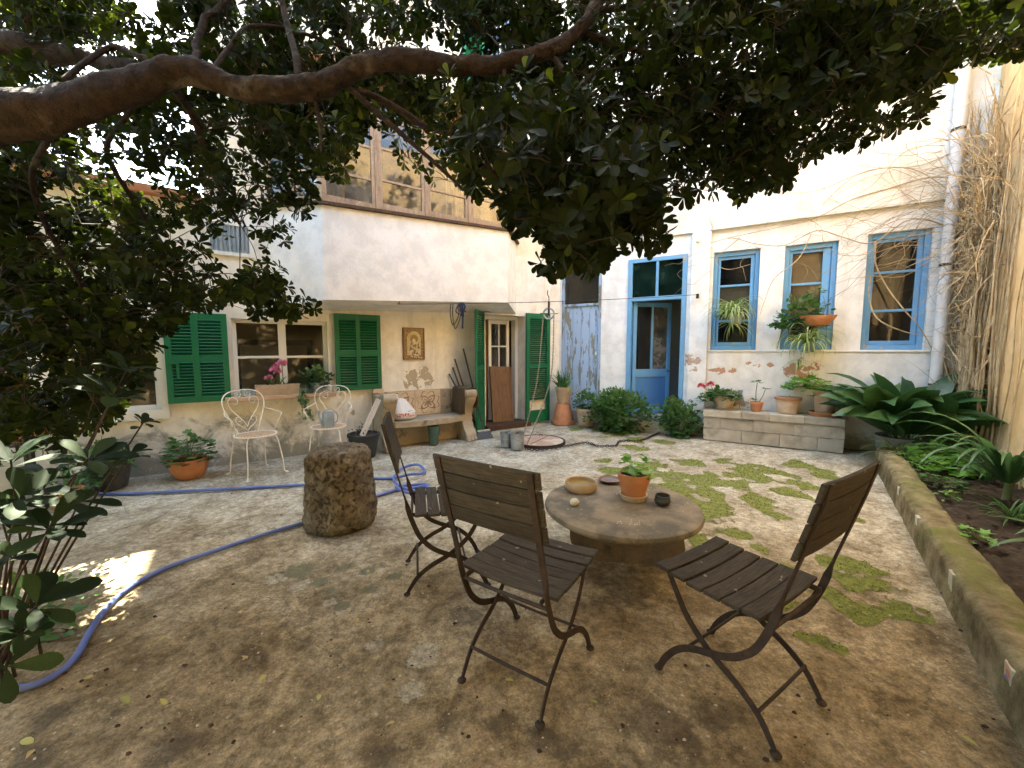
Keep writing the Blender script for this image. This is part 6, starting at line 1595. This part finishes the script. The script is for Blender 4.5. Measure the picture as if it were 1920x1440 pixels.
# ------------------------------------------------------------------ tree
TB = Vector((-3.15, 1.45, 0))
tree = thing('tree', 'leafy evergreen tree whose thick limb and dark crown hang over the courtyard', 'tree', TB)
def limb(name, L, mat_=None, n=10, parent=None):
    """L: (px, py, thickness px, depth)"""
    P3 = [at(a_, b_, d_) for a_, b_, c_, d_ in L]; rr_ = [c_ / FPX * d_ / 2 for a_, b_, c_, d_ in L]
    sp = spline(P3, 14 if rr_[0] > .02 else 6); r2 = lerp_list(rr_, len(sp))
    m = MB().tube([p - TB for p in sp], r2, n)
    if rr_[0] > .02: m = rough_up(rough_up(rough_up(m, .02, 4, 1), .009, 12, 2), .004, 40, 3)
    obj(name, m, mat_ or m_bark, tree, smooth=70)
    LIMBPTS.extend(sp)
LIMBPTS = []
main0 = at(-40, 222, 1.75)
tr_pts = spline([TB, TB + Vector((.05, .05, .5)), TB + Vector((.15, .15, 1.1)), TB + Vector((.35, .25, 1.8)), TB + Vector((.62, .33, 2.2)), main0], 6)
tm_ = rough_up(MB().tube([p - TB for p in tr_pts], lerp_list([.19, .16, .15, .14, .125, .108], len(tr_pts)), 16), .02, 4, 3)
obj('trunk', tm_, m_bark, tree, smooth=70)
limb('limb', [(-40, 222, 92, 1.75), (60, 212, 84, 1.75), (150, 190, 74, 1.77), (250, 163, 58, 1.8), (325, 132, 47, 1.83), (385, 140, 44, 1.85), (450, 163, 42, 1.87), (540, 168, 46, 1.9), (610, 155, 40, 1.93), (690, 124, 33, 1.97), (770, 114, 36, 2.0), (860, 125, 34, 2.05), (960, 115, 30, 2.1), (1045, 88, 27, 2.15), (1105, 35, 23, 2.2), (1150, -60, 20, 2.3)], n=22)
limb('limb', [(-40, 70, 40, 2.2), (70, 90, 38, 2.2), (150, 110, 30, 2.15), (240, 125, 24, 2.05), (330, 130, 18, 1.9)], n=9)
limb('branch', [(120, 150, 10, 1.85), (170, 110, 10, 1.95), (215, 88, 10, 2.0), (260, 105, 9, 1.95), (320, 117, 8, 1.9)], n=7)
limb('branch', [(362, 120, 16, 1.88), (365, 75, 14, 1.95), (385, 35, 12, 2.05), (425, -10, 11, 2.15), (440, -60, 10, 2.2)], n=7)
limb('branch', [(400, 130, 9, 1.9), (430, 90, 9, 2.0), (470, 50, 8, 2.1), (560, 60, 7, 2.3), (700, 110, 6, 2.5)], n=6)
limb('branch', [(560, 170, 14, 1.93), (556, 110, 13, 2.0), (540, 50, 12, 2.1), (520, -40, 10, 2.2)], n=7)
limb('branch', [(330, 170, 14, 1.9), (365, 225, 13, 2.1), (385, 290, 12, 2.25), (410, 350, 9, 2.4), (450, 420, 6, 2.6)], n=7)
limb('branch', [(250, 200, 10, 1.95), (200, 280, 9, 2.2), (240, 360, 8, 2.4), (300, 450, 6, 2.6), (360, 540, 4, 2.7)], n=6)
limb('branch', [(100, 245, 12, 1.9), (60, 330, 10, 2.1), (90, 430, 9, 2.2), (150, 530, 7, 2.3), (170, 620, 5, 2.3)], n=6)
limb('branch', [(655, 165, 11, 1.97), (735, 235, 10, 1.98), (815, 305, 8, 2.0), (872, 358, 5, 2.0)], n=7)
limb('branch', [(672, 168, 12, 1.97), (730, 195, 12, 2.05), (800, 240, 13, 2.1)], n=7)
limb('branch', [(1040, 110, 10, 2.15), (1075, 160, 9, 2.0), (1100, 230, 9, 1.85), (1085, 300, 7, 1.7)], n=6)
limb('branch', [(945, 130, 8, 2.1), (945, 200, 7, 1.9), (940, 280, 5, 1.7), (960, 330, 4, 1.6)], n=6)
limb('branch', [(1090, 60, 12, 2.2), (1180, 90, 11, 2.2), (1300, 120, 9, 2.2), (1420, 140, 7, 2.15), (1560, 150, 5, 2.1)], n=6)
limb('branch', [(1110, 20, 12, 2.2), (1250, 10, 10, 2.3), (1420, 30, 8, 2.3), (1600, 60, 6, 2.4), (1760, 70, 4, 2.4)], n=6)
limb('branch', [(590, 180, 8, 1.95), (600, 240, 6, 1.9), (602, 285, 4, 1.85)], n=6)
# crown: whorls of obovate leaves on twigs
POLY = {
 'right': [(905, -80), (2000, -80), (2000, 60), (1915, 100), (1850, 115), (1790, 115), (1755, 165), (1735, 225), (1690, 250), (1570, 270), (1530, 290), (1480, 345), (1400, 372), (1330, 368), (1262, 372), (1225, 330), (1120, 300), (985, 290), (935, 250), (900, 150)],
 'drop': [(905, 300), (960, 270), (1100, 290), (1225, 320), (1250, 400), (1238, 470), (1205, 455), (1180, 430), (1150, 470), (1115, 512), (1060, 490), (1035, 520), (1000, 480), (985, 440), (950, 425), (940, 380), (910, 350)],
 'left': [(-80, -80), (905, -80), (905, 140), (850, 185), (720, 185), (670, 220), (645, 310), (590, 380), (545, 470), (540, 540), (480, 560), (400, 575), (330, 610), (290, 635), (270, 690), (200, 760), (100, 800), (-80, 830)],
 'fill': [(585, 150), (905, 140), (930, 250), (880, 300), (840, 250), (700, 215), (640, 330), (590, 350)],
 'sparse': [(670, 190), (905, 200), (940, 330), (890, 370), (790, 330), (720, 280)],
 'topleft': [(-80, -80), (905, -80), (905, 110), (700, 130), (560, 200), (300, 240), (-80, 330)],
 'lowleft': [(-80, 380), (300, 430), (330, 590), (265, 700), (210, 790), (120, 830), (-80, 880)],
 'tips': [(440, 540), (590, 560), (590, 590), (440, 590)],
}
def inpoly(px, py, poly):
    r = np.zeros(len(px), bool); n = len(poly)
    for i in range(n):
        x0, y0 = poly[i]; x1, y1 = poly[(i + 1) % n]
        c = ((y0 > py) != (y1 > py))
        with np.errstate(divide='ignore', invalid='ignore'):
            r ^= c & (px < (x1 - x0) * (py - y0) / (y1 - y0 + 1e-12) + x0)
    return r
def inany(px, py):
    r = np.zeros(len(px), bool)
    for p in POLY.values(): r |= inpoly(px, py, p)
    return r
def sample_poly(poly, n):
    xs_ = [p[0] for p in poly]; ys_ = [p[1] for p in poly]; out = []
    while len(out) < n:
        a_ = rng.uniform(min(xs_), max(xs_), 4 * n); b_ = rng.uniform(min(ys_), max(ys_), 4 * n); k = inpoly(a_, b_, poly)
        out += list(zip(a_[k], b_[k]))
    return out[:n]
hubs = []; light = []  # raised values colour the leaves before the bay paler, as if backlit
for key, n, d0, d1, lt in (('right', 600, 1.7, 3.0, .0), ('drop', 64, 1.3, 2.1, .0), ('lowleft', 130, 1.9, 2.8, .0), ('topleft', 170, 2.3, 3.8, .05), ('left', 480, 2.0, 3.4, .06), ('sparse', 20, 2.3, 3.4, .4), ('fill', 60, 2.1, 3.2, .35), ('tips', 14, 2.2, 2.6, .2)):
    for px, py in sample_poly(POLY[key], n):
        d = rng.uniform(d0, d1)
        if px < 1130 and py < 190 and key != 'left': d = rng.uniform(2.3, 3.2)
        if mnoise.noise((px / 95, py / 75, d * 1.2)) < (-.26 if key != 'drop' else -.3): continue
        hubs.append(at(px, py, d)); light.append(lt)
# unseen crown above and behind the camera, thickened to shade the foreground
n = 0
NIN = len(hubs)
while n < 1250:
    p = Vector((R.uniform(-4.6, 4.6), R.uniform(-4.4, 4.2) if n % 3 else R.uniform(-1.5, 3), R.uniform(2.3, 3.6)))
    if p.y > 1.2: p.z = R.uniform(2.6, 5.2)
    px, py, f = project([p])
    if f[0] > -.3 and -350 < px[0] < 2270 and -330 < py[0] < 1800: continue
    if p.x < -2.6 and p.y > 2.2: continue
    hubs.append(p); light.append(0.0); n += 1
twg = MB(); TW = []; CP = []; CA = []; CL = []
LPn = np.array([list(q) for q in LIMBPTS])
for hi, (hpos, lt) in enumerate(zip(hubs, light)):
    h = np.array(hpos)
    j = int(np.argmin(np.linalg.norm(LPn - h, axis=1))); q = Vector(LPn[j]); hv = Vector(h)
    dist = (q - hv).length
    hx, hy, hf = project([hpos])
    if dist < 0.6 and (hi >= NIN or inany(hx, hy)[0]):
        mid = (q + hv) / 2 + Vector((R.gauss(0, .06), R.gauss(0, .06), .10 * dist))
        sp = spline([q, mid, hv], 4); r_ = .0025 + .003 * min(1, dist)
        twg.tube([p - TB for p in sp], lerp_list([r_, r_ * .5], len(sp)), 4, False)
    m = rng.integers(6, 10) if hi < NIN else 4
    dd = unit(m) * rng.uniform(.05, .21, (m, 1)) * (1 if hi < NIN else 1.5); c = h + dd
    for k in range(m):
        CP.append(c[k]); CA.append(dd[k] / np.linalg.norm(dd[k]) + np.array([0, 0, .25]) + .3 * unit(1)[0]); CL.append(lt if hi < NIN else -1)
        TW.append((hv, Vector(c[k])))
CP = np.array(CP); CA = np.array(CA); CL = np.array(CL); CA /= np.linalg.norm(CA, axis=1, keepdims=True)
px, py, f = project(CP)
vis = (f > .05) & (px > -40) & (px < 1960) & (py > -40) & (py < 1480)
keep = ~vis | (inany(px, py) & (f > 1.0))
# gaps in the crown where the sun comes through on the left
SDN = np.array(sd)
for gp_, gr in (((-2.44, 2.38, 0), .075), ((-2.2, 2.1, 0), .04), (tuple(at(45, 880, 1.45)), .16), ((-3.0, 2.5, 0), .12), ((-3.4, 3.0, 0), .12)):
    w_ = CP - np.array(gp_); along = w_ @ SDN
    keep &= np.linalg.norm(w_ - along[:, None] * SDN, axis=1) > gr
for k_, (hv, e) in zip(keep, TW):
    if k_: twg.tube([hv - TB, (hv + e) / 2 - TB + Vector((0, 0, .01)), e - TB], [.0028, .0022, .0018], 3, False)
CP, CA, CL = CP[keep], CA[keep], CL[keep]
pos = []; dirs = []; ups = []; LN = []; RN = []
for c, a_, lt in zip(CP, CA, CL):
    k = rng.integers(6, 10); b_ = np.cross(a_, [0.3, 0.1, 0.9]); b_ /= np.linalg.norm(b_); e_ = np.cross(a_, b_)
    ph = rng.uniform(0, 6.28) + np.arange(k) * 2.4; th = rng.uniform(.75, 1.45, k)
    rad_ = np.cos(ph)[:, None] * b_ + np.sin(ph)[:, None] * e_
    d = np.cos(th)[:, None] * a_ + np.sin(th)[:, None] * rad_ + np.array([0, 0, -.12])
    pos.append(c + a_ * rng.uniform(-.012, .01, (k, 1))); dirs.append(d); ups.append(np.cos(th)[:, None] * rad_ * -1 + np.sin(th)[:, None] * a_ + .15 * unit(k))
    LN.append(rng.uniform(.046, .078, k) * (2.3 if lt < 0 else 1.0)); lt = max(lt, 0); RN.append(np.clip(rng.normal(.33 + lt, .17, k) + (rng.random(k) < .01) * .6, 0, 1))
pos = np.concatenate(pos); dirs = np.concatenate(dirs); ups = np.concatenate(ups); LN = np.concatenate(LN); RN = np.concatenate(RN)
px, py, f = project(pos)
inside = (f > .3) & (px > 0) & (px < 1920) & (py > 0) & (py < 1440)
size = np.where(inside, LN / np.maximum(f, .1), 0)
big = np.argsort(-size)[:300]
msk = np.ones(len(pos), bool); msk[big] = False
far = msk & (LN > .1); near = msk & ~far
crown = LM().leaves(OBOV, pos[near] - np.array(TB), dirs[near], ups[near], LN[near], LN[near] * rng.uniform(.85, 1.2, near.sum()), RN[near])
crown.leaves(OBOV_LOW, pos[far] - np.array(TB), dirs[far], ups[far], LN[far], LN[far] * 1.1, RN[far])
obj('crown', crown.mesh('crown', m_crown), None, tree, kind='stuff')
obj('twigs', twg, m_twig, tree, kind='stuff')
lmesh = LM().leaves(OBOV, [(0, 0, 0)], [(1, 0, 0)], [(0, 0, 1)], 1.0, rnd=.3).mesh('leaf', m_crownleaf)
for i in big:
    d = Vector(dirs[i]).normalized(); y = Vector(ups[i]).cross(d).normalized(); z = d.cross(y)
    o = obj('leaf', lmesh, None, tree)
    o.matrix_basis = Matrix.Translation(Vector(pos[i]) - TB) @ Matrix(((d.x, y.x, z.x), (d.y, y.y, z.y), (d.z, y.z, z.z))).to_4x4() @ Matrix.Scale(float(LN[i]), 4)
# ------------------------------------------------------------------ shrub in the left foreground
SB = Vector((-2.16, 1.55, 0))
shb = thing('broad_leaf_shrub', 'dark broad-leaved shrub in the lower left foreground', 'shrub', SB)
ros = [((94, 986), 1.40, 9, .16), ((70, 1135), 1.40, 7, .17), ((165, 860), 1.55, 9, .15), ((245, 850), 1.7, 8, .10), ((270, 790), 1.75, 8, .085), ((215, 740), 1.75, 9, .15), ((20, 860), 1.45, 9, .15), ((40, 930), 1.4, 8, .15), ((150, 940), 1.5, 6, .13), ((240, 690), 1.8, 7, .13), ((15, 1040), 1.35, 9, .10), ((40, 1180), 1.35, 10, .10), ((10, 1250), 1.2, 6, .15), ((90, 890), 1.6, 8, .14), ((0, 960), 1.5, 9, .15)]
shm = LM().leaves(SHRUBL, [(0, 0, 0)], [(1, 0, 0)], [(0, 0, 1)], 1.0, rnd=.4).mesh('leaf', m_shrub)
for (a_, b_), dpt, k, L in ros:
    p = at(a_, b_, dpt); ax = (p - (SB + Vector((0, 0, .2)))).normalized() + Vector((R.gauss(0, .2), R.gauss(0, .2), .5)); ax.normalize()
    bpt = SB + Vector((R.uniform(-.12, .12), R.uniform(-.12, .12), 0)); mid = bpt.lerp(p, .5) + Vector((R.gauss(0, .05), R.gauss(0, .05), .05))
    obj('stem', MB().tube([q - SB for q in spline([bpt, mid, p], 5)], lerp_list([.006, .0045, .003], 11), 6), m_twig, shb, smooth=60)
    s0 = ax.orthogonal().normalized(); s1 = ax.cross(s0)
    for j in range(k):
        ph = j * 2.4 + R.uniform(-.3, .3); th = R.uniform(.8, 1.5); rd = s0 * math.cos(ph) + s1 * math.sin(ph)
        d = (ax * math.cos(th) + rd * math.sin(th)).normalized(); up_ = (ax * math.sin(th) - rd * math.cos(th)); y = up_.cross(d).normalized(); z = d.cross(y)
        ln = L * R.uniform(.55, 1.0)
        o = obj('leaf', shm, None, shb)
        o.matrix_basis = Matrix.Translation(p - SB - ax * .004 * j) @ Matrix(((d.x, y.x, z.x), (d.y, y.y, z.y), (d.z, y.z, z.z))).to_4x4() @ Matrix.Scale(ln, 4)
gcv = thing('ground_cover_plant', 'low leafy weeds at the foot of the left foreground shrub', 'plant', on(25, 1190))
bush(gcv, (0, 0, .08), .22, .25, .14, 260, .06, m_herb, OVAL)
# ------------------------------------------------------------------ litter
fl = [(310, 1195, 1), (450, 1147, 1), (490, 1274, 1), (598, 1307, 1), (730, 1357, 2), (235, 1311, 1), (305, 1315, 1), (50, 1390, 1), (55, 1415, 3), (690, 1071, 1), (1112, 1315, 1), (955, 1275, 2), (1127, 1107, 2), (165, 1270, 1), (458, 1232, 3), (670, 1162, 2), (1820, 1390, 1), (1440, 920, 1), (260, 910, 1), (770, 985, 2)]
fm = [LM().leaves(t_, [(-.5, 0, 0)], [(1, 0, 0)], [(0, 0, 1)], 1.0, rnd=.5).mesh('fallen_leaf', m_fallen) for t_ in (OBOV, OVAL)]
for i, (a_, b_, k) in enumerate(fl):
    q = on(a_, b_, .004)
    o = obj('fallen_leaf', fm[i % 2], None, None, loc=(q.x, q.y, .006), rot=(R.uniform(-.25, .25), R.uniform(-.2, .2), R.uniform(0, 6.28)))
    o.scale = [R.uniform(.035, .055)] * 3
    tag(o, 'small yellowed leaf fallen on the bare courtyard ground', 'leaf', 'fallen leaves on the courtyard ground')
db = MB()
for k in range(160):
    a_ = R.uniform(-100, 1900); b_ = 870 + 560 * R.random() ** .8; q = on(a_, b_)
    if q.y > 6.5 or q.y < .8: continue
    s = R.choice((.0025, .003, .004, .005, .008))
    tmp = MB().lathe([(0, 0), (s, s * .25), (s * .7, s * .8), (0, s)], 6, (0, 0, 0), .5, k)
    tmp.v = [(x * R.uniform(.8, 1.6) + q.x, y + q.y, z - .001) for x, y, z in tmp.v]
    db.add(tmp.v, tmp.f)
tag(obj('leaf_litter', db, m_crumb, None, kind='stuff'), 'dark berries and crumbs littering the courtyard ground', 'litter')
sd_ = MB()
for k in range(260):
    x = R.uniform(1.0, 6.5); y = R.uniform(-.68, -.05); s = R.uniform(.006, .022)
    tmp = MB().lathe([(0, 0), (s, s * .2), (s * .8, s * .7), (0, s)], 6, (0, 0, 0), .5, k); tmp.v = [(a_ + x, b_ + y, c_ + .115) for a_, b_, c_ in tmp.v]; sd_.add(tmp.v, tmp.f)
tag(obj('soil_clods', sd_, m_bed, None, loc=WCORNER, rot=(0, 0, WROT), kind='stuff'), 'loose clods on the dark soil of the planting bed', 'soil')

# moss standing up in small tufts where the ground is green, and pale grit
mi = np.nonzero((moss > 0.57) & (P[:, 1] > 1.0) & (P[:, 1] < 7.2))[0]
mi = rng.choice(mi, min(9000, len(mi) * 4), replace=True)
base_ = np.stack([P[mi, 0] + rng.uniform(-.02, .02, len(mi)), P[mi, 1] + rng.uniform(-.02, .02, len(mi)), V[mi, 2] - .001], 1)
tf_ = LM().leaves(OBOV_LOW, base_, unit(len(mi)) * [1, 1, .3] + [0, 0, .8], unit(len(mi)), rng.uniform(.007, .016, len(mi)))
tag(obj('moss_tufts', tf_.mesh('moss_tufts', leaf_mat('moss_blade', [(0.09, 0.115, 0.018), (0.17, 0.20, 0.035), (0.28, 0.29, 0.07)], .8, .2, plain=True)), None, kind='stuff'), 'green moss growing in patches over the paving right of the table', 'moss')
gr_ = MB()
for k in range(420):
    a_ = R.uniform(-60, 1850); b_ = 880 + 550 * R.random() ** .8; q = on(a_, b_)
    if q.y > 6 or q.y < .8: continue
    s_r = R.choice((.002, .0025, .003, .004, .006)); tmp = MB().lathe([(0, 0), (s_r, s_r * .3), (s_r * .6, s_r * .8), (0, s_r * .9)], 5, (0, 0, 0), .5, k)
    tmp.v = [(x * R.uniform(.8, 1.5) + q.x, y + q.y, z - .001) for x, y, z in tmp.v]; gr_.add(tmp.v, tmp.f)
tag(obj('grit', gr_, m_blockstone, None, kind='stuff'), 'pale grit scattered over the courtyard ground', 'grit')
